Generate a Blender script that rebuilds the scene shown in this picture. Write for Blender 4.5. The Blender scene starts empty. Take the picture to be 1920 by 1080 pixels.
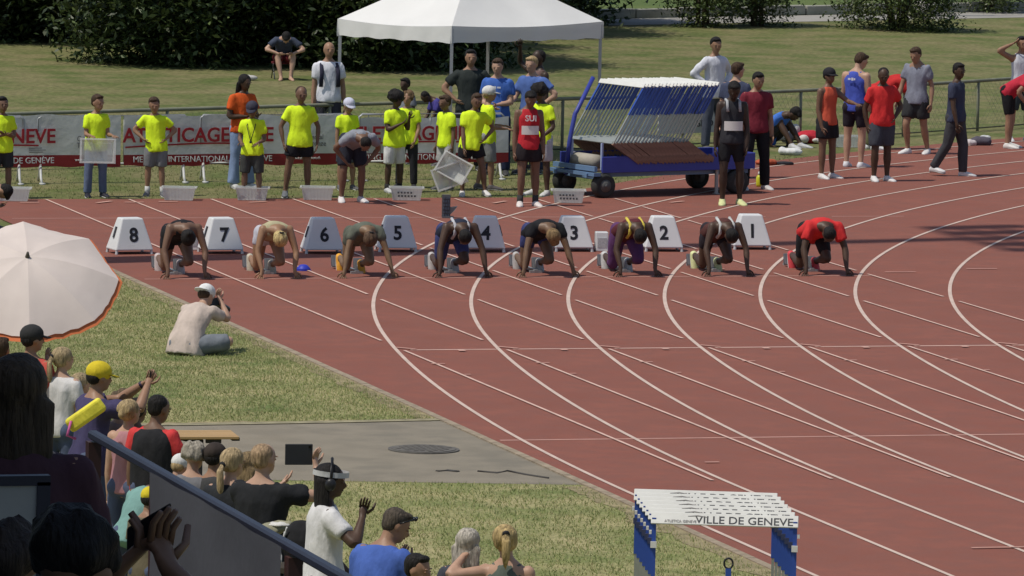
import bpy, bmesh, math, random
import numpy as np
from mathutils import Vector, Matrix, noise
R = math.radians
random.seed(7); RNG = np.random.default_rng(7)
scene = bpy.context.scene
COL = scene.collection

# ------------------------------------------------------------------ camera
CAM_POS = Vector((-19.26124, -82.12277, 8.00574)); HEAD, PITCH, ROLL = .27246, .09509, .02112
fw = Vector((math.sin(HEAD)*math.cos(PITCH), math.cos(HEAD)*math.cos(PITCH), -math.sin(PITCH)))
rt = Vector((math.cos(HEAD), -math.sin(HEAD), 0)); up = rt.cross(fw)
rt2 = rt*math.cos(ROLL)+up*math.sin(ROLL); up2 = up*math.cos(ROLL)-rt*math.sin(ROLL)
cd = bpy.data.cameras.new('camera'); cam = bpy.data.objects.new('camera', cd); COL.objects.link(cam)
M = Matrix((rt2, up2, -fw)).transposed().to_4x4(); M.translation = CAM_POS; cam.matrix_world = M
cd.sensor_width = 36; cd.lens = 12500/1920*36; cd.clip_start = .5; cd.clip_end = 2000
scene.camera = cam

# ------------------------------------------------------------------ light
SUN_EL = R(63); SH = Vector((.98, .2, 0)).normalized()            # direction in which shadows fall
sd = Vector((-SH.x*math.cos(SUN_EL), -SH.y*math.cos(SUN_EL), math.sin(SUN_EL)))   # towards the sun
world = bpy.data.worlds.new('World'); scene.world = world; world.use_nodes = True
wn = world.node_tree; bg = wn.nodes['Background']; sky = wn.nodes.new('ShaderNodeTexSky')
sky.sky_type = 'NISHITA'; sky.sun_disc = False; sky.sun_elevation = SUN_EL
sky.sun_rotation = math.atan2(sd.x, sd.y); sky.altitude = 400; sky.air_density = 1.0; sky.dust_density = 1.5
wn.links.new(sky.outputs[0], bg.inputs[0]); bg.inputs[1].default_value = .12
sl = bpy.data.lights.new('sun', 'SUN'); sl.energy = 3.95; sl.angle = R(.55); sl.color = (1, .945, .85)
so = bpy.data.objects.new('sun', sl); COL.objects.link(so); so.rotation_euler = sd.to_track_quat('Z', 'Y').to_euler()
so.location = (0, 0, 60)
vs = scene.view_settings; vs.view_transform = 'Standard'; vs.look = 'None'; vs.exposure = -.25; vs.gamma = 1
vs.use_curve_mapping = False

# ------------------------------------------------------------------ materials
MATS = {}
def mat(col, rough=.8, var=.12, vs_=6., bump=0., bs=40., spec=.3, metal=0., key=None, alpha=1., trans=0., stretch=(1, 1, 1)):
    k = key or (tuple(round(c, 4) for c in col), rough, var, vs_, bump, bs, spec, metal, alpha, trans, stretch)
    if k in MATS: return MATS[k]
    m = bpy.data.materials.new('surface'); m.use_nodes = True; MATS[k] = m
    nt = m.node_tree; b = nt.nodes['Principled BSDF']; N, L = nt.nodes.new, nt.links.new
    b.inputs['Roughness'].default_value = rough; b.inputs['Specular IOR Level'].default_value = spec
    b.inputs['Metallic'].default_value = metal
    c4 = (*col, 1)
    tc = N('ShaderNodeTexCoord'); mp = N('ShaderNodeMapping'); mp.inputs['Scale'].default_value = stretch
    L(tc.outputs['Object'], mp.inputs[0])
    if var > 0:
        n = N('ShaderNodeTexNoise'); n.inputs['Scale'].default_value = vs_; n.inputs['Detail'].default_value = 5
        L(mp.outputs[0], n.inputs['Vector'])
        r = N('ShaderNodeMapRange'); r.inputs[1].default_value = .3; r.inputs[2].default_value = .7
        r.inputs[3].default_value = 1-var; r.inputs[4].default_value = 1+var; L(n.outputs[0], r.inputs[0])
        mx = N('ShaderNodeMix'); mx.data_type = 'RGBA'; mx.blend_type = 'MULTIPLY'; mx.inputs[0].default_value = 1
        mx.inputs[6].default_value = c4; L(r.outputs[0], mx.inputs[7]); L(mx.outputs[2], b.inputs['Base Color'])
    else: b.inputs['Base Color'].default_value = c4
    if bump > 0:
        n2 = N('ShaderNodeTexNoise'); n2.inputs['Scale'].default_value = bs; n2.inputs['Detail'].default_value = 4
        L(mp.outputs[0], n2.inputs['Vector'])
        bp = N('ShaderNodeBump'); bp.inputs['Strength'].default_value = bump; bp.inputs['Distance'].default_value = .02 if bs > 12 else .045
        L(n2.outputs[0], bp.inputs['Height']); L(bp.outputs[0], b.inputs['Normal'])
    if alpha < 1:
        t = N('ShaderNodeBsdfTransparent'); ms = N('ShaderNodeMixShader'); ms.inputs[0].default_value = alpha
        L(t.outputs[0], ms.inputs[1]); L(b.outputs[0], ms.inputs[2]); L(ms.outputs[0], nt.nodes['Material Output'].inputs[0])
    if trans > 0:
        t = N('ShaderNodeBsdfTranslucent'); ms = N('ShaderNodeMixShader'); ms.inputs[0].default_value = trans
        t.inputs[0].default_value = c4
        L(b.outputs[0], ms.inputs[1]); L(t.outputs[0], ms.inputs[2]); L(ms.outputs[0], nt.nodes['Material Output'].inputs[0])
    return m
def cloth(c): return mat(c, .85, .13, 9., .5, 9., .15, stretch=(1, 1, .5))
def skin(c): return mat(c, .5, .08, 12., 0, spec=.35)
def paint(c, rough=.45): return mat(c, rough, .06, 5., .05, 60, .4)
def metal(c, rough=.4): return mat(c, rough, .05, 8., metal=.6)

def ground_mat(cols, scales, bump=.4, bs=60., rough=.95, spec=.1, fine=.18, fs=90., dry=None):
    """colours mixed by large noise, fine-grained speckle on top, optional dry patches"""
    m = bpy.data.materials.new('ground'); m.use_nodes = True; nt = m.node_tree; b = nt.nodes['Principled BSDF']
    N, L = nt.nodes.new, nt.links.new
    b.inputs['Roughness'].default_value = rough; b.inputs['Specular IOR Level'].default_value = spec
    tc = N('ShaderNodeTexCoord')
    def nz(s, det=6, st=(1, 1, 1)):
        mp = N('ShaderNodeMapping'); mp.inputs['Scale'].default_value = st; L(tc.outputs['Object'], mp.inputs[0])
        n = N('ShaderNodeTexNoise'); n.inputs['Scale'].default_value = s; n.inputs['Detail'].default_value = det; L(mp.outputs[0], n.inputs['Vector']); return n
    prev = None
    for i in range(len(cols)-1):
        n = nz(scales[i]); r = N('ShaderNodeMapRange'); r.inputs[1].default_value = .38; r.inputs[2].default_value = .62; L(n.outputs[0], r.inputs[0])
        mx = N('ShaderNodeMix'); mx.data_type = 'RGBA'; L(r.outputs[0], mx.inputs[0])
        if prev is None: mx.inputs[6].default_value = (*cols[0], 1)
        else: L(prev, mx.inputs[6])
        mx.inputs[7].default_value = (*cols[i+1], 1); prev = mx.outputs[2]
    n = nz(fs, 3); r = N('ShaderNodeMapRange'); r.inputs[1].default_value = .3; r.inputs[2].default_value = .7
    r.inputs[3].default_value = 1-fine; r.inputs[4].default_value = 1+fine; L(n.outputs[0], r.inputs[0])
    mx = N('ShaderNodeMix'); mx.data_type = 'RGBA'; mx.blend_type = 'MULTIPLY'; mx.inputs[0].default_value = 1
    L(prev, mx.inputs[6]); L(r.outputs[0], mx.inputs[7]); L(mx.outputs[2], b.inputs['Base Color'])
    if bump:
        n2 = nz(bs, 5); bp = N('ShaderNodeBump'); bp.inputs['Strength'].default_value = bump; bp.inputs['Distance'].default_value = .03
        L(n2.outputs[0], bp.inputs['Height']); L(bp.outputs[0], b.inputs['Normal'])
    return m

# ------------------------------------------------------------------ mesh helpers
def link(name, mesh, parent=None):
    o = bpy.data.objects.new(name, mesh); COL.objects.link(o)
    if parent: o.parent = parent
    return o
def tag(o, label=None, cat=None, group=None, kind=None):
    if label: o['label'] = label
    if cat: o['category'] = cat
    if group: o['group'] = group
    if kind: o['kind'] = kind
    return o
def thing(name, label, cat, loc=(0, 0, 0), rz=0, group=None):
    o = bpy.data.objects.new(name, None); COL.objects.link(o); o.location = loc; o.rotation_euler = (0, 0, rz)
    o.empty_display_size = .1
    return tag(o, label, cat, group)
def copy_thing(root, loc, rz, label):
    r = root.copy(); COL.objects.link(r); r.location = loc; r.rotation_euler = (0, 0, rz); r['label'] = label
    for ch in list(root.children):
        c = ch.copy(); COL.objects.link(c); c.parent = r
        for g in list(ch.children):
            d = g.copy(); COL.objects.link(d); d.parent = c
    return r
def V3(a): return np.array(a, float)
def nrm(a):
    a = V3(a); l = np.linalg.norm(a); return a/l if l > 1e-9 else a
class MB:
    def __init__(s): s.v = []; s.f = []; s.m = []; s.n = 0
    def add(s, v, f, mi=0):
        v = np.asarray(v, float); s.v.append(v)
        for q in f: s.f.append(tuple(i+s.n for i in q)); s.m.append(mi)
        s.n += len(v); return s
    def box(s, c, sz, rz=0, mi=0, axes=None):
        sx, sy, sz_ = [k/2 for k in sz]
        p = np.array([[x, y, z] for z in (-sz_, sz_) for y in (-sy, sy) for x in (-sx, sx)])
        if rz: cc, ss = math.cos(rz), math.sin(rz); p = np.column_stack([p[:, 0]*cc-p[:, 1]*ss, p[:, 0]*ss+p[:, 1]*cc, p[:, 2]])
        if axes is not None: p = p @ np.array(axes)
        return s.add(p+V3(c), [(0, 2, 3, 1), (4, 5, 7, 6), (0, 1, 5, 4), (2, 6, 7, 3), (0, 4, 6, 2), (1, 3, 7, 5)], mi)
    def hexa(s, b, t, mi=0):                       # 4 bottom + 4 top corners
        return s.add(list(b)+list(t), [(3, 2, 1, 0), (4, 5, 6, 7), (0, 1, 5, 4), (1, 2, 6, 5), (2, 3, 7, 6), (3, 0, 4, 7)], mi)
    def loft(s, pts, rx, ry=None, side=(1, 0, 0), n=10, mi=0, cap=True):
        """closed tube through pts with elliptical section rx (along side) x ry"""
        pts = np.array(pts, float); k = len(pts); ry = rx if ry is None else ry
        rx = np.broadcast_to(np.array(rx, float), (k,)); ry = np.broadcast_to(np.array(ry, float), (k,))
        vs_ = []
        for i in range(k):
            t = nrm(pts[min(i+1, k-1)]-pts[max(i-1, 0)]); a = V3(side)-t*np.dot(side, t)
            if np.linalg.norm(a) < 1e-3: a = np.cross(t, (0, 1, .1))
            a = nrm(a); b = np.cross(t, a)
            th = np.arange(n)*2*np.pi/n
            vs_.append(pts[i]+np.outer(np.cos(th)*rx[i], a)+np.outer(np.sin(th)*ry[i], b))
        f = [(i*n+j, i*n+(j+1) % n, (i+1)*n+(j+1) % n, (i+1)*n+j) for i in range(k-1) for j in range(n)]
        v = np.concatenate(vs_)
        if cap: f += [tuple(range(n-1, -1, -1)), tuple((k-1)*n+j for j in range(n))]
        return s.add(v, f, mi)
    def tube(s, p0, p1, r, r1=None, n=8, mi=0): return s.loft([p0, p1], [r, r if r1 is None else r1], n=n, mi=mi, side=(.31, .77, .55))
    def ell(s, c, r, axes=None, n=10, m=7, mi=0):
        th = np.arange(n)*2*np.pi/n; v = [(0, 0, -1)]
        for i in range(1, m): a = -np.pi/2+np.pi*i/m; v += [(math.cos(a)*math.cos(t), math.cos(a)*math.sin(t), math.sin(a)) for t in th]
        v.append((0, 0, 1)); v = np.array(v)*V3(r)
        if axes is not None: v = v @ np.array(axes)
        f = [(0, 1+(j+1) % n, 1+j) for j in range(n)]
        f += [(1+i*n+j, 1+i*n+(j+1) % n, 1+(i+1)*n+(j+1) % n, 1+(i+1)*n+j) for i in range(m-2) for j in range(n)]
        e = 1+(m-1)*n; f += [(e, 1+(m-2)*n+j, 1+(m-2)*n+(j+1) % n) for j in range(n)]
        return s.add(v+V3(c), f, mi)
    def mesh(s, name, mats, smooth=False):
        me = bpy.data.meshes.new(name); me.from_pydata(np.concatenate(s.v).tolist(), [], s.f)
        for m in mats: me.materials.append(m)
        me.polygons.foreach_set('material_index', s.m)
        if smooth: me.polygons.foreach_set('use_smooth', [True]*len(s.f))
        me.update(); return me
    def build(s, name, mats, parent=None, smooth=False):
        if not isinstance(mats, (list, tuple)): mats = [mats]
        return link(name, s.mesh(name, mats, smooth), parent)
def bevel(o, w=.01, seg=2):
    bm = bmesh.new(); bm.from_mesh(o.data); bmesh.ops.bevel(bm, geom=bm.edges[:], offset=w, segments=seg, affect='EDGES', profile=.5, clamp_overlap=True)
    bm.to_mesh(o.data); bm.free(); return o
PENDING = []
def blob(name, mb, mats, parent, voxel=.013, ratio=.25, fold=0., extra=None, smooth=2):
    """union of overlapping closed shapes as ONE continuous surface"""
    if not isinstance(mats, (list, tuple)): mats = [mats]
    o = mb.build(name, mats, parent, True)
    m = o.modifiers.new('r', 'REMESH'); m.mode = 'VOXEL'; m.voxel_size = voxel; m.use_smooth_shade = True
    m = o.modifiers.new('s', 'SMOOTH'); m.factor = .5; m.iterations = smooth
    m = o.modifiers.new('d', 'DECIMATE'); m.ratio = ratio
    PENDING.append((o, mats, fold, extra)); return o
def finish_blobs():
    dg = bpy.context.evaluated_depsgraph_get()
    res = [(o, bpy.data.meshes.new_from_object(o.evaluated_get(dg))) for o, *_ in PENDING]
    for (o, me), (_, mats, fold, extra) in zip(res, PENDING):
        old = o.data; o.modifiers.clear()
        if fold:
            sd_ = random.random()*50
            for v in me.vertices:
                c = v.co; q = Vector((c.x*9+sd_, c.y*9, c.z*5+c.x*3))
                v.co = c+v.normal*(abs(noise.noise(q))*2-.35)*fold
        if extra and extra.n:
            bm = bmesh.new(); bm.from_mesh(me)
            for f in bm.faces: f.material_index = 0
            t = extra.mesh('t', [], True); bm.from_mesh(t); bm.to_mesh(me); bm.free(); bpy.data.meshes.remove(t)
        me.name = old.name; o.data = me
        me.materials.clear()
        for m in mats: me.materials.append(m)
        me.polygons.foreach_set('use_smooth', [True]*len(me.polygons)); me.update()
        bpy.data.meshes.remove(old)
    PENDING.clear()
TXT = {}
def text(name, body, size, m, parent, loc, rot=(R(90), 0, 0), align='CENTER', sx=1., depth=.002, bold=.0):
    k = (body, size, align, depth, bold, m.name)
    if k not in TXT:
        c = bpy.data.curves.new('t', 'FONT'); c.body = body; c.size = size; c.align_x = align; c.align_y = 'CENTER'; c.extrude = depth; c.offset = bold
        c.resolution_u = 3
        o = bpy.data.objects.new('t', c); COL.objects.link(o); bpy.context.view_layer.update()
        me = bpy.data.meshes.new_from_object(o.evaluated_get(bpy.context.evaluated_depsgraph_get())); me.materials.clear(); me.materials.append(m)
        bpy.data.objects.remove(o); bpy.data.curves.remove(c); TXT[k] = me
    o = link(name, TXT[k], parent); o.location = loc; o.rotation_euler = rot; o.scale = (sx, 1, 1); return o
def np_mesh(name, verts, quads, mats, midx=None):
    me = bpy.data.meshes.new(name); nv, nf, k = len(verts), len(quads), quads.shape[1]
    me.vertices.add(nv); me.vertices.foreach_set('co', verts.astype(np.float32).ravel())
    me.loops.add(nf*k); me.loops.foreach_set('vertex_index', quads.astype(np.int32).ravel())
    me.polygons.add(nf); me.polygons.foreach_set('loop_start', np.arange(nf, dtype=np.int32)*k)
    for m in mats: me.materials.append(m)
    if midx is not None: me.polygons.foreach_set('material_index', midx.astype(np.int32))
    me.update(calc_edges=True); me.validate(); return me
def sheet(name, poly, z, m, kind='structure', parent=None):
    me = bpy.data.meshes.new(name); me.from_pydata([(x, y, z) for x, y in poly], [], [tuple(range(len(poly)))])
    me.materials.append(m); o = link(name, me, parent)
    if kind: o['kind'] = kind
    return o
def cf(a): return R(164.4+a)       # facing relative to the camera: 0 towards it, +90 to the right
CR = np.array([math.cos(HEAD), -math.sin(HEAD), 0.]); CF = np.array([math.sin(HEAD), math.cos(HEAD), 0.])
# ------------------------------------------------------------------ ground, track and markings
W = 1.22
LAWN = ground_mat([(.094, .122, .038), (.128, .142, .052), (.185, .168, .080)], [.25, .9], .5, 30, fine=.32, fs=9)
LAWN2 = ground_mat([(.140, .180, .062), (.225, .235, .095), (.34, .305, .155)], [.45, 1.3], .5, 50, fine=.32, fs=22)
LAWN3 = ground_mat([(.095, .135, .045), (.115, .150, .052)], [.5], .4, 60, fine=.2, fs=40)
TRACK = ground_mat([(.240, .087, .064), (.222, .086, .062), (.262, .099, .072), (.225, .092, .070)], [.12, .9, 3.5], .3, 300, .9, .15, fine=.10, fs=120)
ASPH = ground_mat([(.226, .196, .148), (.196, .175, .137), (.252, .220, .168)], [.35, 2.2], .3, 220, .92, .2, fine=.12, fs=120)
PAVE = ground_mat([(.34, .32, .29), (.29, .28, .25)], [.8], .2, 120, .9, fine=.06)
LINEP = mat((.60, .40, .33), .8, .14, 3.); LINEW = mat((.56, .43, .36), .8, .10, 3.); LINEF = mat((.46, .25, .20), .85, .15, 4.)
sheet('ground', [(-260, -140), (300, -140), (300, 480), (-260, 480)], 0, LAWN)
y0, x0, k1, L1, k2, WC = -21.44, 8.535, .01376, 12.97, .0264, 1.2023
ss = np.arange(-50, 104, .4)
th = np.where(ss < 0, 0, np.where(ss < L1, k1*ss, k1*L1+k2*(ss-L1)))
bx = x0+np.concatenate([[0], np.cumsum(np.sin((th[1:]+th[:-1])/2)*.4)]); by = y0-50+np.concatenate([[0], np.cumsum(np.cos((th[1:]+th[:-1])/2)*.4)])
def bend(k, o=0.):                                # k = 0 outermost line of lane 8 ... 8 innermost line of lane 1
    d = (8-k)*WC+o; return np.column_stack([bx-d*np.cos(th), by+d*np.sin(th)])
out = bend(0, .55); out = out[(out[:, 1] > 11.95) | (ss > 45)]
poly = [(-1.27, -70), (-1.27, 11.95)]+[tuple(p) for p in out]+[(46, -30), (46, -70)]
sheet('track', poly, .012, TRACK)
inn = bend(8, -.45); inn = inn[ss > -45]
sheet('infield', [tuple(p) for p in inn]+[tuple((46, -30))][:0], .014, LAWN2)
def ribbon(mb, pts, w, z):
    pts = np.array(pts, float)
    d = np.gradient(pts, axis=0); d /= np.linalg.norm(d, axis=1)[:, None]; n = np.column_stack([d[:, 1], -d[:, 0]])
    a, b = pts+n*w/2, pts-n*w/2; k = len(pts)
    v = np.column_stack([np.concatenate([a, b]), np.full(2*k, z)])
    mb.add(v, [(i, i+1, k+i+1, k+i) for i in range(k-1)])
curves = [bend(k) for k in range(9)]
for k in range(9):
    mb = MB(); ribbon(mb, curves[k], .047, .018); mb.build('bend_lane_line', LINEW)['kind'] = 'structure'
for k in range(-1, 8):
    ys = np.arange(11.85, -20.6, -.04); ok = np.ones(len(ys), bool); xk = k*W
    for c in curves:
        cx = np.interp(ys, c[ss < 60][:, 1], c[ss < 60][:, 0]); ok &= ~((abs(cx-xk) < .085) & (ys > -16))
    if k >= 0: ok &= ~((ys < -8.05) & (ys > -8.5))
    else: ok[:] = False
    mb = MB(); i = 0
    while i < len(ys):
        if ok[i]:
            j = i
            while j+1 < len(ys) and ok[j+1]: j += 1
            if j > i+2: ribbon(mb, [(xk, ys[i]), (xk, ys[j])], .038, .022)
            i = j+1
        else: i += 1
    if mb.n: mb.build('straight_lane_line', LINEP)['kind'] = 'structure'
def cross(name, y, xs, w, m, z=.0145):
    mb = MB()
    for a, b in xs: ribbon(mb, [(a, y), (b, y)], w, z)
    mb.build(name, m)['kind'] = 'structure'
cross('start_line', -.02, [(-1.15, 8.6)], .055, LINEF)
cross('start_line', 8.8, [(-1.1, 9.2), (9.5, 9.9), (10.9, 12.)], .05, LINEF)
cross('relay_line', -8.56, [(k*W+.1, k*W+1.17) for k in range(0, 9)], .06, LINEP)
cross('relay_line', -17.15, [(-1.2, 8.6)], .07, LINEF)
mb = MB()
for k in range(9):                                # slanted tips where the relay line meets each lane line
    ribbon(mb, [(k*W-.02, -8.35), (k*W+.16, -8.56)], .05, .0255)
    ribbon(mb, [(k*W+.62, -8.75), (k*W+.70, -8.75)], .10, .0255)
    for y in (-10.1, -11.2): ribbon(mb, [(k*W-.06+.09*(y < -11), y), (k*W+.10, y)], .04, .0255)
for a, b, y in ((8.85, 9.28, .35), (10.12, 10.55, .75), (.35, .5, -19.2), (.9, 1.5, -25.6), (2.1, 2.6, -25.4)):
    ribbon(mb, [(a, y), (b, y)], .045, .0255)
for x, y, a in ((.75, 11.35, .5), (1.18, 11.3, 0), (1.7, 11.4, 0), (3.0, 11.3, .2), (6.6, 11.2, .6), (7.0, 11.1, 0), (-.35, 11.3, 0), (9.3, 11.2, .4)):
    ribbon(mb, [(x-.14, y-.3*a), (x+.14, y+.3*a)], .07, .0255)
for k in range(8):                                # small ticks beside the start marks
    ribbon(mb, [(k*W-.72, .9), (k*W-.5, .9)], .05, .0255)
mb.build('track_tick_marks', mat((.52, .30, .24), .85, .15, 4.))['kind'] = 'structure'
MORE_TREES = []
# near lawn, asphalt path and their edges
sheet('near_lawn', [(-1.36, -15.35), (-1.36, 4), (-20, 4), (-20, -15.35)], .006, LAWN2)
sheet('near_lawn', [(-1.36, -20.7), (-4.4, -20.0), (-20, -20.0), (-20, -62), (-1.36, -62)], .006, LAWN2)
sheet('asphalt_path', [(-1.36, -15.35), (-20, -15.35), (-20, -20.0), (-4.4, -20.0), (-1.36, -20.7)], .008, ASPH)
mb = MB()
EDGE = mat((.30, .24, .17), .95, .25, 8., .4, 50)
for i in range(66): mb.box((-1.315, -61.5+i, .006), (.085, .99, .03+.006*random.random()))
mb.build('track_edging', EDGE)['kind'] = 'structure'
mb = MB(); ribbon(mb, [(-1.36, -15.3), (-2.5, -15.42), (-4, -15.5), (-20, -15.5)], .16, .016)
mb.build('path_edge_strip', mat((.27, .24, .15), .95, .3, 6., .3, 60))['kind'] = 'structure'
STRAW = mat((.27, .225, .125), .95, .35, 5., .6, 50)
mb = MB(); yy = np.arange(-60, 3.6, .11); wj = .09+.16*np.array([abs(noise.noise(Vector((y*.7, 1, 0))))+.5*abs(noise.noise(Vector((y*4, 2, 0)))) for y in yy])
v = [(-1.35, y, .0105) for y in yy]+[(-1.36-w*1.7, y, .0105) for y, w in zip(yy, wj)]; k = len(yy)
mb.add(v, [(i, i+1, k+i+1, k+i) for i in range(k-1) if not -20.9 < yy[i] < -15.4])
xx = np.arange(-14, -1.4, .11); b1 = [-15.36+.05+.22*abs(noise.noise(Vector((x, 5, 0))))+.12*noise.noise(Vector((x*5, 7, 0))) for x in xx]; b0 = [-15.40-.10*abs(noise.noise(Vector((x*3, 9, 0)))) for x in xx]; k = len(xx)
mb.add([(x, y, .0125) for x, y in zip(xx, b0)]+[(x, y, .0125) for x, y in zip(xx, b1)], [(i, i+1, k+i+1, k+i) for i in range(k-1)])
mb.build('dry_grass_edge', STRAW)['kind'] = 'structure'
mh = thing('manhole_cover', 'round cast iron manhole cover set in the asphalt path', 'manhole cover', (-2.18, -17.82, .008))
mb = MB(); mb.loft([(0, 0, 0), (0, 0, .012)], [.36, .36], n=32); mb.build('frame', mat((.12, .112, .098), .8, .2, 20.), mh)
mb = MB(); mb.loft([(0, 0, .0), (0, 0, .018)], [.325, .325], n=32)
for i in range(-4, 5):
    for j in range(-4, 5):
        if i*i+j*j < 17: mb.box((i*.066, j*.066, .020), (.045, .045, .006))
mb.build('cover', mat((.125, .115, .10), .8, .2, 20.), mh)
mb = MB()
mb.loft([(-2.1, -19.6, .012), (-1.95, -19.75, .012), (-1.8, -19.6, .012), (-1.7, -19.9, .012), (-1.55, -20.2, .012)], .012, n=6)
mb.loft([(-2.5, -19.55, .012), (-2.38, -19.5, .012), (-2.3, -19.6, .012)], .03, .01, n=6)
tag(mb.build('hose_end', mat((.06, .055, .05), .7, .1), None, True), 'dark thin hose lying in a curl on the asphalt near the grass', 'hose')

# far path, kerb wall and the green beyond
for x_, y_, r_, h_, n_, l_ in ((6.4, 50.3, 1.8, 2.4, 22000, 'low dark tree at the top left corner of the picture'), (10.8, 47.5, 1.6, 2.3, 16000, 'small dark tree filling the gap right of the hanging branches'), (12.6, 41.6, 1.7, 2.8, 22000, 'dark tree just left of the tent, right of the seated spectator'),
                          (14.0, 42.9, 1.6, 2.8, 22000, 'dark tree seen under the middle of the tent roof')): MORE_TREES.append((x_, y_, r_, h_, n_, l_))
sheet('far_path', [(-30, 38.3), (22.2, 56.5), (40, 63.1), (40, 65.3), (22.2, 58.7), (-30, 40.5)], .006, PAVE)
sheet('far_green', [(-60, 30.5), (22.2, 59.0), (120, 95), (120, 300), (-60, 300)], .004, LAWN3)
KM = mat((.33, .32, .27), .9, .2, 4., .3, 30)
dirx = nrm((10.26, 3.8, 0))
kb = thing('kerb_wall', 'low grey stone kerb wall along the far path', 'kerb', (15, 56.25, 0), math.atan2(3.8, 10.26))
k0 = None
for i in range(20):
    if k0 is None:
        mb = MB(); mb.box((0, 0, .11), (1.17, .16, .22)); b = bevel(mb.build('stone', KM, kb), .015, 1); k0 = b
    else: b = k0.copy(); COL.objects.link(b)
    b.location = (i*1.2+.6, random.uniform(-.012, .012), random.uniform(-.02, .01))

# ------------------------------------------------------------------ grass blades
def blades(name, n, xs, ys, h, m, keep=None, w=.012):
    x = RNG.uniform(*xs, n); y = RNG.uniform(*ys, n)
    if keep is not None: q = keep(x, y); x, y = x[q], y[q]
    n = len(x); a = RNG.uniform(0, 6.28, n); hh = RNG.uniform(.4, 1., n)*h; t = RNG.normal(0, .5, (n, 2))*hh[:, None]
    v = np.empty((n, 3, 3)); v[:, 0] = np.column_stack([x-np.cos(a)*w, y-np.sin(a)*w, np.zeros(n)]); v[:, 1] = np.column_stack([x+np.cos(a)*w, y+np.sin(a)*w, np.zeros(n)])
    v[:, 2] = np.column_stack([x+t[:, 0], y+t[:, 1], hh])
    me = np_mesh(name, v.reshape(-1, 3), np.arange(3*n).reshape(n, 3), m, RNG.integers(0, len(m), n)); o = link(name, me); o['kind'] = 'stuff'; return o
GB = [mat(c, .8, .15, .8, trans=.35) for c in ((.23, .28, .095), (.33, .35, .135), (.48, .43, .22))]
blades('lawn_grass', 90000, (-8.5, -1.4), (-38, -20), .045, GB, lambda x, y: (x < -1.4-0*y) & (y < -20.75+(-1.4-x)*.23), w=.007)
blades('lawn_grass', 90000, (-5.8, -1.4), (-15.3, 1.5), .042, GB, w=.007)
GB2 = [mat(c, .8, .15, .5, trans=.35) for c in ((.17, .22, .07), (.24, .26, .10), (.32, .30, .15))]
blades('field_grass', 22000, (-8, 16), (12.1, 20), .04, GB2, lambda x, y: (y > 12.1) & ((x < 8) | (y > 13.2+(x-8)*.95)) & (y < 46+x*.38) & (y < 36+9*np.sin(x*2.1)+25), w=.008)

# ------------------------------------------------------------------ trees and shrubs
BARK = mat((.10, .075, .05), .9, .3, 6., .6, 20)
def bush(name, label, loc, rad, zc, nleaf, leaf=.06, cols=((.035, .06, .014), (.05, .08, .02), (.075, .105, .03)), group=None, stems=5, low=.0, clump=.28, flat=.5):
    t = thing(name, label, 'tree' if name.endswith('tree') else 'shrub', loc, random.uniform(0, 6), group)
    nc = max(12, nleaf//38)
    u = RNG.normal(size=(nc, 3)); u /= np.linalg.norm(u, axis=1)[:, None]; r = RNG.uniform(.45, 1.02, nc)**.6
    r *= 1+.18*np.sin(u[:, 0]*5+loc[0])*np.cos(u[:, 2]*4)
    c = u*r[:, None]*np.array(rad)+np.array([0, 0, zc]); c = c[c[:, 2] > low]
    idx = RNG.integers(0, len(c), nleaf); p = c[idx]+RNG.normal(0, clump, (nleaf, 3))*np.array([1, 1, .7]); p[:, 2] = np.maximum(p[:, 2], .04)
    d = RNG.normal(size=(nleaf, 3)); d[:, 2] = d[:, 2]*.5-.35; d /= np.linalg.norm(d, axis=1)[:, None]
    s = np.cross(d, RNG.normal(size=(nleaf, 3))*np.array([.4, .4, 1])+np.array([0, 0, flat])); s /= np.linalg.norm(s, axis=1)[:, None]+1e-6
    L_ = (leaf*RNG.uniform(.7, 1.4, nleaf))[:, None]; nn = np.cross(s, d)
    v = np.stack([p-d*L_, p+s*L_*.42+nn*L_*.12, p+d*L_, p-s*L_*.42+nn*L_*.12], 1).reshape(-1, 3)
    ms = [mat(k, .45, .15, 1.5, spec=.4, trans=.22) for k in cols]
    me = np_mesh('foliage', v, np.arange(4*nleaf).reshape(-1, 4), ms, (idx+RNG.integers(0, 2, nleaf)) % len(cols)); link('crown' if name.endswith('tree') else 'foliage', me, t)
    mb = MB()
    for i in range(stems):
        a = 6.28*i/stems+random.random(); b = random.uniform(.2, .6)
        pts = [(math.cos(a)*.12*(stems > 1), math.sin(a)*.12*(stems > 1), -.05), (math.cos(a)*b*.4*rad[0], math.sin(a)*b*.4*rad[1], zc*.5), (math.cos(a)*b*rad[0], math.sin(a)*b*rad[1], zc*1.25)]
        mb.loft(pts, [.05+.09*(stems == 1), .035+.06*(stems == 1), .012], n=7)
        for q in range(4):
            f = random.uniform(.35, .9); p0 = V3(pts[1])*(1-f)+V3(pts[2])*f; a2 = random.uniform(0, 6.28)
            mb.loft([p0, p0+V3((math.cos(a2)*.5*rad[0], math.sin(a2)*.5*rad[1], .25*rad[2]))], [.018, .006], n=5)
    mb.build('trunk' if name.endswith('tree') else 'stem', BARK, t, True); return t
HC = ((.024, .040, .012), (.034, .056, .016), (.048, .075, .022), (.036, .05, .014), (.12, .165, .055))  # last, bright tone puts sunlit leaf highlights into the crown colour
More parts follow.
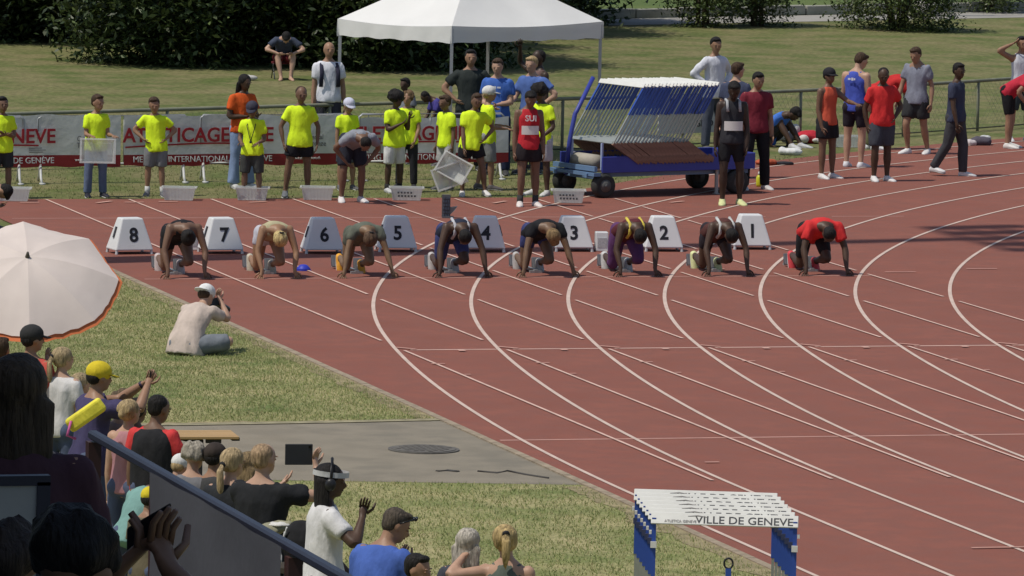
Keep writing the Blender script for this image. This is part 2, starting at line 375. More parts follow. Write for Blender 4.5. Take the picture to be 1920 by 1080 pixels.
for x, y, rx, rz, n, lab in ((7.6, 51.2, 1.9, 2.6, 26000, 'leafy dark tree next to the one in the top left corner'), (9.2, 50.6, 2.0, 2.7, 28000, 'leafy tree with branches hanging low over the lit lawn, left of the dense ones'),
                         (8.6, 42.9, 2.0, 2.9, 30000, 'dense dark tree whose low crown touches the lawn left of the seated spectator'), (10.9, 43.4, 2.1, 3.0, 30000, 'dense dark tree right behind the seated spectator'),
                         (13.4, 44.6, 2.2, 3.0, 28000, 'dark tree seen below the left side of the white tent roof'), (14.9, 48.5, 1.6, 2.8, 20000, 'dark tree with twigs showing behind the tall man under the tent'),
                         (18.0, 53.6, 2.4, 2.9, 22000, 'dark tree mostly hidden behind the peak of the white tent'), (20.7, 57.2, 1.4, 2.7, 16000, 'rounded dark tree right of the white tent beside the far path')):
    bush('broadleaf_tree', lab, (x, y, 0), (rx, rx, rz), rz*.80, n, .075, HC, 'trees along the back of the lawn', 4, clump=.34)
for x, y, rx, rz, n, lab in MORE_TREES: bush('broadleaf_tree', lab, (x, y, 0), (rx, rx, rz), rz*.75, n, .075, HC, 'trees along the back of the lawn', 4, clump=.34)
bush('broadleaf_tree', 'tall dark tree behind the row, filling the gap left of the tent', (11.0, 50.5, 0), (5., 2.6, 4), 3.2, 36000, .12, HC, 'trees along the back of the lawn', 1, clump=.5)
bush('broadleaf_tree', 'tall dark tree in the second row behind the left trees', (3.0, 60.5, 0), (6., 2.6, 4), 3.2, 34000, .12, HC, 'trees along the back of the lawn', 1, clump=.5)
SC = ((.055, .085, .022), (.08, .11, .03), (.11, .13, .045))
bush('flowering_shrub', 'loose light green shrub with bare brown stems before the far path', (23.5, 56.0, 0), (.85, .7, 1.5), 1.15, 5200, .05, SC, 'shrubs before the far path', 9, clump=.2)
bush('flowering_shrub', 'narrow upright shrub next to the one with bare brown stems', (24.9, 56.5, 0), (.85, .7, 1.5), 1.15, 6000, .05, SC, 'shrubs before the far path', 8, clump=.2)
bush('flowering_shrub', 'wide bushy shrub in front of the kerb wall, its crown down to the lawn', (27.7, 55.3, 0), (1.5, 1.0, 1.5), 1.05, 12000, .05, SC, 'shrubs before the far path', 8, clump=.22)
bush('flowering_shrub', 'small shrub at the top right corner beyond the kerb wall', (32.4, 62.6, 0), (.9, .8, 1.), .8, 4200, .05, SC, 'shrubs before the far path', 5, clump=.2)
pt = thing('net_post', 'grey post in a round concrete footing with a dark net, beyond the kerb wall', 'post', (30.2, 60.6, 0))
mb = MB(); mb.loft([(0, 0, 0), (0, 0, .3), (0, 0, .34)], [.3, .28, .22], n=18); mb.build('footing', mat((.42, .40, .36), .9, .1, 5.), pt, True)
mb = MB(); mb.tube((0, 0, .3), (0, 0, 3.5), .05); mb.build('pole', metal((.4, .4, .4)), pt, True)
mb = MB()
for i in range(24):
    mb.tube((-1.2+i*.1, .05, .35+.02*abs(i-12)), (-2.2+i*.1, .05, 2.6), .006, n=3); mb.tube((-1.2+i*.1, .05, .35+.02*abs(i-12)), (-.2+i*.1, .05, 2.6), .006, n=3)
mb.build('net', mat((.03, .045, .035), .8, 0), pt)

# ------------------------------------------------------------------ fence behind the start
FP = [(-14, 12.0), (-6.6, 14.6), (.35, 17.2), (6.07, 19.4), (10.31, 20.9), (15.02, 23.0), (17.29, 24.35), (19.06, 25.6), (24, 29.4), (31, 36)]
fpts = [np.array((a, b, 0.)) for a, b in FP]
fe = thing('wire_fence', 'low wire mesh fence with a round top rail between start area and lawn', 'fence', (0, 0, 0))
FM = mat((.19, .195, .14), .7, .2, 3.)
mb = MB(); mb.loft([p+np.array((0, 0, .86)) for p in fpts], .03, n=8); mb.build('top_rail', FM, fe, True)
mb = MB(); mb.loft([p+np.array((0, 0, .05)) for p in fpts], .012, n=5); mb.build('bottom_wire', mat((.07, .07, .05), .8, 0), fe)
acc = []; wires = MB()
for a, b in zip(fpts[:-1], fpts[1:]):
    Ls = np.linalg.norm(b-a); n = int(Ls/.12)
    for i in range(n):
        p = a+(b-a)*i/n; q = a+(b-a)*min(1, (i+6)/n); wires.loft([p+(0, 0, .05), q+(0, 0, .85)], .0020, n=3); wires.loft([q+(0, 0, .05), p+(0, 0, .85)], .0020, n=3)
    m_ = max(1, round(Ls/3))
    for i in range(m_): acc.append(a+(b-a)*i/m_)
w_ = wires.build('wire_mesh', mat((.24, .25, .18), .6, 0), fe); w_['kind'] = 'stuff'
pm = None
for p in acc:
    if pm is None:
        mb = MB(); mb.tube((0, 0, -.1), (0, 0, .84), .026); o = mb.build('fence_post', FM, fe, True); pm = o.data
    else: o = link('fence_post', pm, fe)
    o.location = p

# ------------------------------------------------------------------ barriers and banners
BW = paint((.66, .65, .62)); RED = mat((.36, .022, .03), .6, .06, 3., .15, 5); DRED = mat((.24, .022, .024), .6, .06, 3., .15, 5)
FAB = mat((.60, .60, .565), .65, .06, 2.5, .3, 4.); WHT = mat((.72, .72, .70), .6, .03); GRY = mat((.14, .14, .15), .7, .05)
GALV = metal((.35, .36, .36), .5)
def banner_pt(s, z, off=0.):       # s metres along the row of barriers
    return (-.55+s, 14.72+.11*s+.022*math.sin(s*2.1)+.02*math.sin(s*5+z*3)+off, z)
BD = math.atan2(.11, 1)
per = 3.42
bl = ['white and red advertising banner at the left edge, ending in DE GENÈVE', 'white and red advertising banner in the middle, behind the boy with hands on hips', 'white and red advertising banner on the right, behind the red vest athlete']
for i in range(3):
    s0 = 2.33+(i-1)*per+.03
    t = thing('advertising_banner', bl[i], 'banner', banner_pt(s0, 0), 0, 'advertising banners on the barriers')
    o0 = V3(banner_pt(s0, 0)); hi = 1.0-.055*(i == 2)+.02*(i == 0); Wd = per-.05 if i < 2 else 2.72
    nx, nz = 44, 9; v = [V3(banner_pt(s0+Wd*a/nx, .25+(hi-.25)*b/nz+.012*math.sin(a*.7+i)*(b == nz or b == 0)))-o0 for b in range(nz+1) for a in range(nx+1)]
    f = [(b*(nx+1)+a, b*(nx+1)+a+1, (b+1)*(nx+1)+a+1, (b+1)*(nx+1)+a) for b in range(nz) for a in range(nx)]
    mb = MB(); mb.add(v, [q for q in f if q[0] >= 2*(nx+1)], 0); mb.build('sheet', FAB, t, True)
    mb = MB(); mb.add(v, [q for q in f if q[0] < 2*(nx+1)], 0); mb.build('red_band', DRED, t, True)
    def bt(name, body, size, m, s, z, sx=1, al='LEFT', bold=0.):
        p = V3(banner_pt(s0+s, z, -.035))-o0; return text(name, body, size, m, t, p, (R(90), 0, BD), al, sx, .004, bold)
    mxs = Wd-.02
    def ribbons(pts, m, name):
        mb = MB(); q = [(V3(banner_pt(s0+a, z+d, -.024))-o0) for d in (-.012, .012) for a, z in pts]; k = len(pts)
        mb.add(q, [(j, j+1, k+j+1, k+j) for j in range(k-1)]); mb.build(name, m, t)
    def ribbons2(s, wd_, z):
        mb = MB(); mb.box(V3(banner_pt(s0+s+wd_/2, z, -.03))-o0, (wd_, .004, .012), BD); mb.build('small_print', GRY, t)
    bt('lettering', 'ATLETICAGENEVE', .30, RED, -.02, .70, .98, bold=.006)
    bt('lettering', 'MEETING INTERNATIONAL DE GENÈVE', .125, WHT, .14, .345, 1.0)
    if i < 2:
        bt('small_lettering', 'Continental', .115, GRY, 2.68, .665, .85); bt('small_lettering', 'Tour Bronze', .115, GRY, 2.68, .565, .85)
        bt('small_lettering', 'www.atleticageneve.ch', .06, WHT, 2.66, .35, .8)
    for z, wd_ in ((.53, .2), (.50, .26), (.47, .22)): ribbons2(1.95, wd_, z)
    ribbons([(a, .53+.05*math.sin(a*1.1)) for a in np.linspace(.02, 2.1, 14)], RED, 'swoosh')
    ribbons([(a, .40+.16*a+.03*math.sin(a*4)) for a in np.linspace(1.5, 2.2, 8)], mat((.58, .58, .56), .6, 0), 'swoosh')
for i, s in enumerate((-4.1, -1.58, .98, 3.52, 6.04)):
    t = thing('crowd_barrier', ['steel crowd barrier carrying the banner, outside the left edge', 'steel crowd barrier carrying the banner beside the leftmost clear crate', 'steel crowd barrier carrying the banner behind the boy with hands on hips', 'steel crowd barrier carrying the banner beside the bending man in grey',
                                'steel crowd barrier carrying the banner behind the man in the red vest'][i], 'barrier', banner_pt(s, 0, .05), BD, 'barriers behind the start')
    mb = MB(); mb.loft([(.05, 0, .28), (.05, 0, .96), (.1, 0, 1.), (2.35, 0, 1.), (2.4, 0, .96), (2.4, 0, .28), (.05, 0, .28)], .019, n=7)
    for k in range(11): mb.tube((.2+k*.2, 0, .28), (.2+k*.2, 0, 1.), .008, n=5)
    mb.build('frame', GALV, t, True)
    for x in (.10, 2.34):
        mb = MB(); mb.loft([(x-.06, -.28, .02), (x-.05, -.2, .09), (x, 0, .30), (x+.05, .2, .09), (x+.06, .28, .02)], .02, n=6)
        mb.box((x-.06, -.3, .015), (.07, .09, .03)); mb.build('foot', mat((.52, .52, .5), .5, .1), t, True)

# ------------------------------------------------------------------ tent
al = R(47); TL = -math.cos(al)*CR+math.sin(al)*CF; TR = math.sin(al)*CR+math.cos(al)*CF
TF = np.array((7.76, 18.40, 0)); wl, wr = 2.68, 3.26
tent = thing('pop_up_tent', 'white pop up tent with pyramid roof and grey legs over the officials', 'tent', tuple(TF))
def tp(a, b, z): return TL*wl*a+TR*wr*b+np.array((0, 0, z))
TW = mat((.76, .75, .72), .75, .04, 1.2, .22, 2.2, trans=.12); ze = 2.17
cs = [(0, 0), (0, 1), (1, 1), (1, 0)]
for i in range(4):
    (a0, b0), (a1, b1) = cs[i], cs[(i+1) % 4]; n = 14; mb = MB(); v = []
    for r_ in range(n+1):
        t_ = r_/n
        for c_ in range(n+1):
            s_ = c_/n; a = a0+(a1-a0)*s_; b = b0+(b1-b0)*s_; a = a+(.5-a)*t_; b = b+(.5-b)*t_
            sag = -.07*math.sin(math.pi*t_)*(1-abs(2*s_-1))-.05*t_*(1-t_)+.012*math.sin(s_*19+i*2)*(1-t_)*t_*2-.05*math.sin(math.pi*s_)*(1-t_)
            v.append(tp(a, b, ze-.03*a+.98*t_+sag))
    f = [(r_*(n+1)+c_, r_*(n+1)+c_+1, (r_+1)*(n+1)+c_+1, (r_+1)*(n+1)+c_) for r_ in range(n) for c_ in range(n)]
    mb.add(v, f); mb.build('roof_panel', TW, tent, True)
    mb = MB(); v = []; n = 26
    for r_ in range(5):
        for c_ in range(n+1):
            s_ = c_/n; a = a0+(a1-a0)*s_; b = b0+(b1-b0)*s_
            w_ = .012*math.sin(s_*24+i*1.7)+.008*math.sin(s_*50+r_)
            v.append(tp(.5+(a-.5)*(1.006+w_*.5*r_/4), .5+(b-.5)*(1.006+w_*.5*r_/4), ze-.03*a-.05*math.sin(math.pi*s_)*(1-r_/4)-.27*r_/4+.01*math.sin(s_*30)*(r_ == 4)))
    mb.add(v, [(r_*(n+1)+c_, r_*(n+1)+c_+1, (r_+1)*(n+1)+c_+1, (r_+1)*(n+1)+c_) for r_ in range(4) for c_ in range(n)]); mb.build('valance', TW, tent, True)
LEG = metal((.45, .45, .46), .45)
for a, b in cs:
    p = tp(.5+(a-.5)*.985, .5+(b-.5)*.985, 0); mb = MB(); mb.box(p+(0, 0, 1.45), (.05, .05, 1.35), -HEAD); mb.box(p+(0, 0, .55), (.038, .038, 1.1), -HEAD); mb.box(p+(0, 0, .01), (.13, .13, .02), -HEAD); mb.build('leg', LEG, tent)
for i in range(4):
    (a0, b0), (a1, b1) = cs[i], cs[(i+1) % 4]; mb = MB()
    P = lambda s_, z: tp(.5+(a0+(a1-a0)*s_-.5)*.97, .5+(b0+(b1-b0)*s_-.5)*.97, z)
    for k in range(4):
        mb.tube(P(k/4, ze-.06-.16*(k % 2)), P((k+1)/4, ze-.22+.16*(k % 2)), .013, n=5); mb.tube(P(k/4, ze-.22+.16*(k % 2)), P((k+1)/4, ze-.06-.16*(k % 2)), .013, n=5)
    mb.build('truss', LEG, tent)

# ------------------------------------------------------------------ floodlight mast (only its shadow crosses the track)
MH = 34.; mx_, my_ = 12.9-SH.x*MH/math.tan(SUN_EL), 5.43-SH.y*MH/math.tan(SUN_EL)
ms_ = thing('floodlight_mast', 'tall steel floodlight mast whose shadow lies across the track', 'light mast', (mx_, my_, 0))
mb = MB(); mb.loft([(0, 0, 0), (0, 0, 17), (0, 0, MH)], [.46, .36, .20], n=14); mb.build('pole', GALV, ms_, True)
mb = MB()
for z in (31.6, 32.6, 33.7): mb.box((0, 0, z), (.12, 3.9, .12))
mb.build('crossarm', GALV, ms_)
lm = None
for z in (31.6, 32.6, 33.7):
    for k in range(5):
        if lm is None:
            mb = MB(); mb.box((.2, 0, .12), (.34, .52, .42)); o = mb.build('floodlight', metal((.3, .3, .31)), ms_); lm = o.data
        else: o = link('floodlight', lm, ms_)
        o.location = (0, -1.7+k*.85, z+.1)
# ------------------------------------------------------------------ people
EYEW = mat((.6, .58, .55), .4, 0); EYED = mat((.02, .014, .01), .3, 0)
def ik(a, b, l1, l2, pole):
    a, b = V3(a), V3(b); d = b-a; L = np.linalg.norm(d); L2 = min(L, (l1+l2)*.998); u = d/L
    x = (l1*l1-l2*l2+L2*L2)/(2*L2); h = math.sqrt(max(l1*l1-x*x, 0)); p = V3(pole); p = nrm(p-u*np.dot(p, u))
    return a+u*x+p*h, a+u*L2
def rotv(v, ax, ang):
    ax = nrm(ax); v = V3(v); c, s = math.cos(ang), math.sin(ang); return v*c+np.cross(ax, v)*s+ax*np.dot(ax, v)*(1-c)
STAND = dict(aR=((.16, .02, -1), (.08, .14, -1)), aL=((-.16, .02, -1), (-.08, .14, -1)), lR=((.09, .0, -1), (.03, -.03, -1)), lL=((-.09, .0, -1), (-.03, -.03, -1)))
def pose(**k): d = dict(STAND); d.update(k); return d
HIPS = dict(aR=((.75, -.25, -.72), (-.62, .42, -.55)), aL=((-.75, -.25, -.72), (.62, .42, -.55)))
CROSS = dict(aR=((.2, .12, -1), (-.85, .62, .12)), aL=((-.2, .12, -1), (.85, .58, .2)))
HOLDF = dict(aR=((.22, .05, -1), (-.28, .85, -.15)), aL=((-.22, .05, -1), (.28, .85, -.15)))
MOUTH = dict(aR=((.25, .35, -1), (-.35, .55, .9)), aL=((-.2, .15, -1), (.6, .7, -.05)))
def person(label, loc, yaw, H, ps, sk, top=None, bot=None, shoe=None, hair=None, sock=None, kid=0., wide=1., group=None, cap=None, glasses=False, bib=None, extras=None, hand=True, hi=False):
    t = thing('person', label, 'person', loc, yaw, group); t.name = 'person'
    T = {**STAND, **ps}; sc = H
    hs = (1+.22*kid)*1.0                                    # relative head size
    uab, uac = R(T.get('lean', 0)), R(T.get('lean', 0)+T.get('bend', 0)); sd_ = R(T.get('side', 0)); tw = R(T.get('tw', 0))
    def upv(a): return np.array((math.sin(sd_)*math.cos(a), math.sin(a), math.cos(a)*math.cos(sd_)))
    X = np.array((1., 0, 0))
    P = np.array(T.get('pel', (0, 0, .52)), float)*sc
    lens = np.array([-.05, 0, .05, .10, .17, .24, .29, .315, .34])*sc
    def spine(s):
        k = min(max(s/(.29*sc), 0), 1); 
        if s <= 0: return P+upv(uab)*s
        n = 8; p = P.copy()
        for i in range(n): q = (i+.5)/n*s/(.29*sc); p = p+upv(uab+(uac-uab)*min(1, q))*(s/n)
        return p
    ctr = [spine(s) for s in lens]
    uc = upv(uac); Xs = rotv(X, uc, tw); Fc = np.cross(uc, Xs)
    rxs = np.array([.058, .090, .086, .076, .087, .099, .095, .066, .034])*sc*wide; rys = np.array([.052, .066, .060, .054, .059, .063, .052, .04, .032])*sc*(.5+.5*wide)
    body = MB(); body.loft(ctr, rxs, rys, X, 14)
    # legs
    lt, ls = .245*sc, .237*sc; J = {}
    for s, n in ((1, 'R'), (-1, 'L')):
        hip = P+X*s*.052*sc*wide
        if 'f'+n in T:
            tgt, pole = T['f'+n]; k, a = ik(hip, V3(tgt)*sc, lt, ls, pole)
        else:
            d1, d2 = T['l'+n]; k = hip+nrm(d1)*lt; a = k+nrm(d2)*ls
        J['hip'+n], J['kn'+n], J['an'+n] = hip, k, a
    dz = 0
    if 'pel' not in T or T.get('drop'):
        dz = -min(J['anR'][2], J['anL'][2])+.042*sc
    # arms
    ua, fa = .172*sc, .150*sc; S0 = spine(.285*sc)
    for s, n in ((1, 'R'), (-1, 'L')):
        sh = S0+Xs*s*.096*sc*wide-uc*.010*sc
        if 'h'+n in T:
            tgt, pole = T['h'+n]; tg = V3(tgt)*sc-np.array((0, 0, dz)); e, w = ik(sh, tg, ua, fa, pole)
        else:
            d1, d2 = T['a'+n]; e = sh+nrm(d1)*ua; w = e+nrm(d2)*fa
        J['sh'+n], J['el'+n], J['wr'+n] = sh, e, w
    off = np.array((0, 0, dz))
    for k in J: J[k] = J[k]+off
    ctr = [c+off for c in ctr]; P = P+off
    body = MB(); body.loft(ctr, rxs, rys, X, 14)
    for s, n in ((1, 'R'), (-1, 'L')):                       # gluteus and chest masses
        b0 = J['hip'+n]-upv(uab)*.0*sc; body.ell(b0-np.cross(upv(uab), X)*.022*sc+upv(uab)*.005*sc, np.array((.048, .052, .055))*sc*wide)
    # neck and head
    nb = spine(.30*sc)+off; hp = R(T.get('hp', 0)); hy = R(T.get('hy', 0)); hr = R(T.get('hr', 0))
    Fh0 = rotv(np.cross(uc, Xs), uc, -hy); Xh = rotv(Xs, uc, -hy)
    hb = T.get('hbase'); u0 = uc if hb is None else nrm(hb)
    if hb is not None: Fh0 = nrm(np.cross(u0, Xh))
    uh = rotv(u0, Xh, -hp); Fh = rotv(Fh0, Xh, -hp)
    uh = rotv(uh, Fh, hr); Xh = rotv(Xh, Fh, hr)
    nv = nrm(uc*.9+uh*.8+Fh*.12); nt_ = nb+nv*.052*sc
    body.loft([nb-nv*.03*sc, nb+nv*.02*sc, nt_+nv*.03*sc], np.array([.036, .031, .029])*sc*(1-.12*kid)*(.6+.4*wide), n=10)
    a = .0685*sc*hs; C_ = nt_+uh*a*.92+Fh*.014*sc; ax = np.array([Xh, Fh, uh])
    def hp_(x, f, u): return C_+Xh*x*a+Fh*f*a+uh*u*a
    body.ell(hp_(0, -.1, .18), np.array((.70, .86, .82))*a, ax, 14, 9); body.ell(hp_(0, .18, -.38), np.array((.55, .58, .62))*a, ax, 12, 8)
    body.ell(hp_(0, .50, -.72), np.array((.26, .22, .22))*a, ax); body.ell(hp_(0, .80, -.20), np.array((.12, .20, .24))*a, ax)
    body.ell(hp_(0, .62, .10), np.array((.45, .14, .12))*a, ax)
    for s in (1, -1): body.ell(hp_(s*.70, -.05, -.12), np.array((.07, .17, .26))*a, ax)
    ex = MB()
    for s in (1, -1):
        ex.ell(hp_(s*.27, .665, -.02), np.array((.12, .07, .055))*a, ax, 8, 5, 1); ex.ell(hp_(s*.27, .725, -.02), np.array((.09, .05, .06))*a, ax, 6, 5, 2)
        ex.ell(hp_(s*.28, .73, .17), np.array((.21, .07, .05))*a, ax, 6, 5, 4)
    ex.ell(hp_(0, .735, -.50), np.array((.22, .05, .055))*a, ax, 8, 5, 3)
    if glasses:
        gs = MB()
        for s in (1, -1): gs.ell(hp_(s*.28, .78, .0), np.array((.25, .05, .17))*a, ax, 10, 6); gs.tube(hp_(s*.5, .74, .05), hp_(s*.72, -.02, .05), .05*a, n=5)
        gs.tube(hp_(-.1, .82, .03), hp_(.1, .82, .03), .04*a, n=5); gs.build('sunglasses', mat((.012, .012, .014), .15, 0, spec=.6), t, True)
    # limbs
    for s, n in ((1, 'R'), (-1, 'L')):
        h, k, an = J['hip'+n], J['kn'+n], J['an'+n]; f1 = k-h; f2 = an-k
        body.loft([h-f1*.12, h+f1*.12, h+f1*.5, h+f1*.88, k], np.array([.046, .054, .048, .035, .034])*sc*(.3+.7*wide), n=10)
        back = nrm(np.cross(X, f2)); cal = k+f2*.32-(-back if np.dot(back, nrm(f1)) < 0 else back)*0
        body.loft([k, k+f2*.1, cal, k+f2*.62, an], np.array([.034, .033, .036, .027, .020])*sc*(.4+.6*wide), n=10)
        body.ell(k, np.array((.033, .036, .036))*sc)
        toe = T.get('toe'+n); td = nrm(toe) if toe is not None else nrm((s*.22, 1, -.0))
        sole = nrm(np.cross(td, np.cross(td, (0, 0, 1)) if abs(td[2]) < .9 else (1, 0, 0)))
        if toe is not None and abs(td[2]) > .3: sole = nrm(np.cross(np.cross(f2, td), td)); sole = sole if np.dot(sole, f2) > 0 else -sole
        else: sole = np.array((0, 0, -1.))
        fp = [an-td*.030*sc+sole*.022*sc, an-td*.012*sc+sole*.014*sc, an+td*.05*sc+sole*.020*sc, an+td*.095*sc+sole*.028*sc, an+td*.118*sc+sole*.031*sc]
        sidev = nrm(np.cross(td, sole)); fr = np.array([.018, .024, .026, .026, .012])*sc; fh = np.array([.018, .026, .020, .012, .009])*sc
        body.loft(fp, fr, fh, sidev, 10); J['foot'+n] = (fp, fr, fh, sidev, sole, an, f2)
        sh, e, w = J['sh'+n], J['el'+n], J['wr'+n]; g1, g2 = e-sh, w-e
        body.ell(sh, np.array((.034, .034, .038))*sc*wide)
        body.loft([sh, sh+g1*.35, sh+g1*.85, e], np.array([.032, .030, .024, .023])*sc*wide, n=9)
        body.loft([e, e+g2*.3, w], np.array([.023, .0245, .0155])*sc*wide, n=9)
        hd = nrm(T['hd'+n]) if 'hd'+n in T else nrm(g2); pn = nrm(T.get('pn'+n, np.cross(hd, (0, 1., .2))*s*-1 if abs(hd[1]) < .8 else (0, 0, -1.)))
        pn = nrm(pn-hd*np.dot(pn, hd)); wd = np.cross(hd, pn)
        hsz = .105*sc*(1+.08*kid); pe = w+hd*hsz*.5
        body.loft([w-hd*.01*sc, w+hd*hsz*.18, pe], np.array([.016, .021, .022])*sc, np.array([.012, .0105, .0095])*sc, wd, 8)
        if hand:
            cu = T.get('cu'+n, .35); thumb = T.get('th'+n, 0)
            for q, (o_, ln) in enumerate(((-.016, .40), (-.0055, .47), (.0055, .45), (.016, .36))):
                b = pe+wd*o_*sc-hd*.012*sc; d1 = nrm(hd+pn*cu*.7+wd*o_*T.get('spr', 4)); d2 = nrm(hd*(1-cu*.5)+pn*cu*1.7+wd*o_*T.get('spr', 4))
                ex.loft([b, b+d1*hsz*ln*.6, b+d1*hsz*ln*.6+d2*hsz*ln*.5], np.array([.0056, .0052, .004])*sc, n=5)
            ts = -1 if np.dot(wd, (0, 1, 0)) < 0 else 1
            if 'ts'+n in T: ts = T['ts'+n]
            b = w+hd*hsz*.2+wd*ts*.016*sc; d1 = nrm(hd*.7+wd*ts*.75+pn*.3); d2 = nrm(hd*.95+wd*ts*.25+pn*.35)
            ex.loft([b, b+d1*hsz*.28, b+d1*hsz*.28+d2*hsz*.26], np.array([.0075, .0062, .0045])*sc, n=5)
        J['hand'+n] = (pe, hd, pn, wd)
    br = tuple(c*.35 for c in sk); lip = (min(sk[0]*1.05, .5), sk[1]*.7, sk[2]*.7)
    vx = .0085*H if hi else .0115*H
    blob('body', body, [skin(sk), EYEW, EYED, skin(lip), mat(br, .8, 0)], t, vx, .22 if not hi else .2, 0, ex)
    # ---- clothes
    vxc = .0125*H
    if top:
        kind, c = top[0], top[1]; loose = top[2] if len(top) > 2 else 1.0; g = MB()
        hem = (-.035 if loose < 1.2 else -.062) if kind != 'crop' else .13
        svals = np.array([hem, .02, .08, .13, .18, .24, .285, .316])*sc if hem < 0 else np.array([hem, .17, .2, .24, .285, .305])*sc
        brx = np.interp(svals, lens, rxs); bry = np.interp(svals, lens, rys); brx = np.maximum(brx, .05*sc*wide)
        lo = np.interp(svals, [-.05*sc, .05*sc, .12*sc, .24*sc, .30*sc], [.027*loose, .019*loose, .016*loose, .007+.004*loose, .006])*1.0*sc
        if kind != 'fit' : pass
        if kind == 'fit' or kind == 'singlet': lo = lo*np.array([.8, .75, .7, .6, .55, .55, .55, .55])
        if hem < 0: brx[0] = max(brx[0], .088*sc*wide); bry[0] = max(bry[0], .064*sc)
        if kind == 'singlet': brx[-2] *= .80; brx[-1] *= .8
        g.loft([spine(s)+off for s in svals], brx+lo, bry+lo*.8, X, 16)
        for s, n in ((1, 'R'), (-1, 'L')):
            sh, e, w = J['sh'+n], J['el'+n], J['wr'+n]; g1 = e-sh
            if kind in ('tee', 'polo', 'fit'):
                k = .62 if kind != 'fit' else .5
                g.ell(sh+g1*.02, np.array((.040, .041, .042))*sc*wide); g.loft([sh, sh+g1*.3, sh+g1*k], np.array([.040, .041, .040 if kind != 'fit' else .033])*sc*wide, n=10)
            elif kind == 'long':
                g2 = w-e; g.ell(sh, np.array((.039, .039, .041))*sc*wide); g.loft([sh, sh+g1*.5, e], np.array([.039, .036, .032])*sc*wide, n=10); g.ell(e, np.array((.032,)*3)*sc); g.loft([e, e+g2*.5, w-g2*.04], np.array([.032, .03, .023])*sc, n=10)
            elif kind in ('singlet', 'crop'):
                q = spine(.27*sc)+off+Xs*s*.05*sc*wide; u_ = uc; fr_ = np.cross(uc, Xs)
                g.loft([q-u_*.05*sc+fr_*.05*sc, q+u_*.035*sc+fr_*.03*sc, q+u_*.043*sc-fr_*.01*sc, q-u_*.05*sc-fr_*.05*sc], .016*sc, n=6)
        gname = {'tee': 'shirt', 'fit': 'shirt', 'polo': 'polo_shirt', 'long': 'long_sleeved_shirt', 'singlet': 'vest', 'crop': 'vest'}[kind]
        blob(gname, g, cloth(c), t, vxc, .3, .009*sc*(1 if kind not in ('fit', 'singlet', 'crop') else .45))
        if kind == 'polo':
            cg = MB(); cg.loft([nb-nv*.012*sc, nb+nv*.012*sc], [.046*sc, .040*sc], n=12); cg.build('collar', cloth(tuple(k*.8 for k in c)), t, True)
    if bot:
        kind, c, ln = bot; g = MB()
        sv = np.array([-.045, 0, .04, .062])*sc
        brx = np.maximum(np.interp(sv, lens, rxs), .08*sc*wide); bry = np.interp(sv, lens, rys)
        tight = kind in ('tights', 'brief'); e_ = (.004 if tight else .012)*sc
        g.loft([spine(s)+off if s > 0 else P+upv(uab)*s for s in sv], brx+np.array([1, .9, .5, .3])*e_, bry+np.array([1, .9, .5, .3])*e_, X, 14)
        for s, n in ((1, 'R'), (-1, 'L')):
            h, k, an = J['hip'+n], J['kn'+n], J['an'+n]; f1 = k-h; f2 = an-k
            b0 = h; g.ell(b0-np.cross(upv(uab), X)*.020*sc, np.array((.052, .056, .058))*sc*wide+e_*.5)
            if kind in ('shorts', 'tights', 'brief') and ln <= 1:
                r_ = np.interp([0, .12, .5, .88, 1], [0, .12, .5, .88, 1], [.046, .054, .048, .037, .035])*sc*(.3+.7*wide)
                q = np.linspace(-.08, ln, 5); rr = np.interp(q, [0, .12, .5, .88, 1], r_)+e_*np.linspace(.9, 1.7 if not tight else .8, 5)
                g.loft([h+f1*z for z in q], rr, n=12)
            else:
                w_ = {'trousers': (.058, .052, .044, .043, .040), 'flare': (.056, .048, .040, .046, .058), 'tights': (.058, .052, .039, .039, .025)}[kind]
                g.loft([h-f1*.08, h+f1*.2, h+f1*.55, k], np.array([.056, w_[0]+.002, w_[1]+.003, w_[2]])*sc*(.3+.7*wide), n=12); g.ell(k, np.array((w_[2],)*3)*sc*1.0)
                m_ = min(1, ln-1) if ln < 2 else 1.; g.loft([k, k+f2*.4*m_, k+f2*1.0*m_], np.array([w_[2], w_[3], w_[4]])*sc, n=12)
        blob({'shorts': 'shorts', 'tights': 'tights', 'brief': 'shorts', 'trousers': 'trousers', 'flare': 'jeans'}[kind], g, cloth(c), t, vxc, .3, .0045*sc*(1 if not tight else .3))
    if shoe:
        for n in ('R', 'L'):
            fp, fr, fh, sv_, sole, an, f2 = J['foot'+n]; g = MB(); fp2 = [V3(q)+sole*.003*sc for q in fp]; d = nrm(fp2[-1]-fp2[1])
            g.loft([fp2[0]-d*.008*sc]+fp2+[fp2[-1]+d*.010*sc], np.array([.016, .023, .029, .031, .031, .020, .010])*sc, np.array([.016, .024, .031, .025, .017, .013, .007])*sc, sv_, 12)
            g.loft([an-f2*.06, an+sole*.015*sc], [.026*sc, .028*sc], n=10)
            o = blob('shoe', g, skin(shoe) if 0 else mat(shoe, .55, .12, 25.), t, .0075*H, .35)
            so_ = MB(); so_.loft([q+sole*.012*sc*(1 if i else 1) for i, q in enumerate(fp2)], np.array([.02, .026, .031, .031, .02])*sc, .010*sc, sv_, 10); so_.build('sole', mat((.6, .6, .58), .6, .1) if sum(shoe) < 1.2 else mat((.45, .45, .43), .6, .1), o, True)
            if sock:
                g = MB(); g.loft([an-f2*sock[1], an-f2*.3*sock[1], an+sole*.01*sc], np.array([.033 if sock[1] > .4 else .027, .028, .027])*sc, n=10); g.build('sock', cloth(sock[0]), t, True)
    # ---- hair and hats
    def hairm(c): return mat(c, .7, .5, 45., .8, 70., .25, stretch=(1, 1, .18))
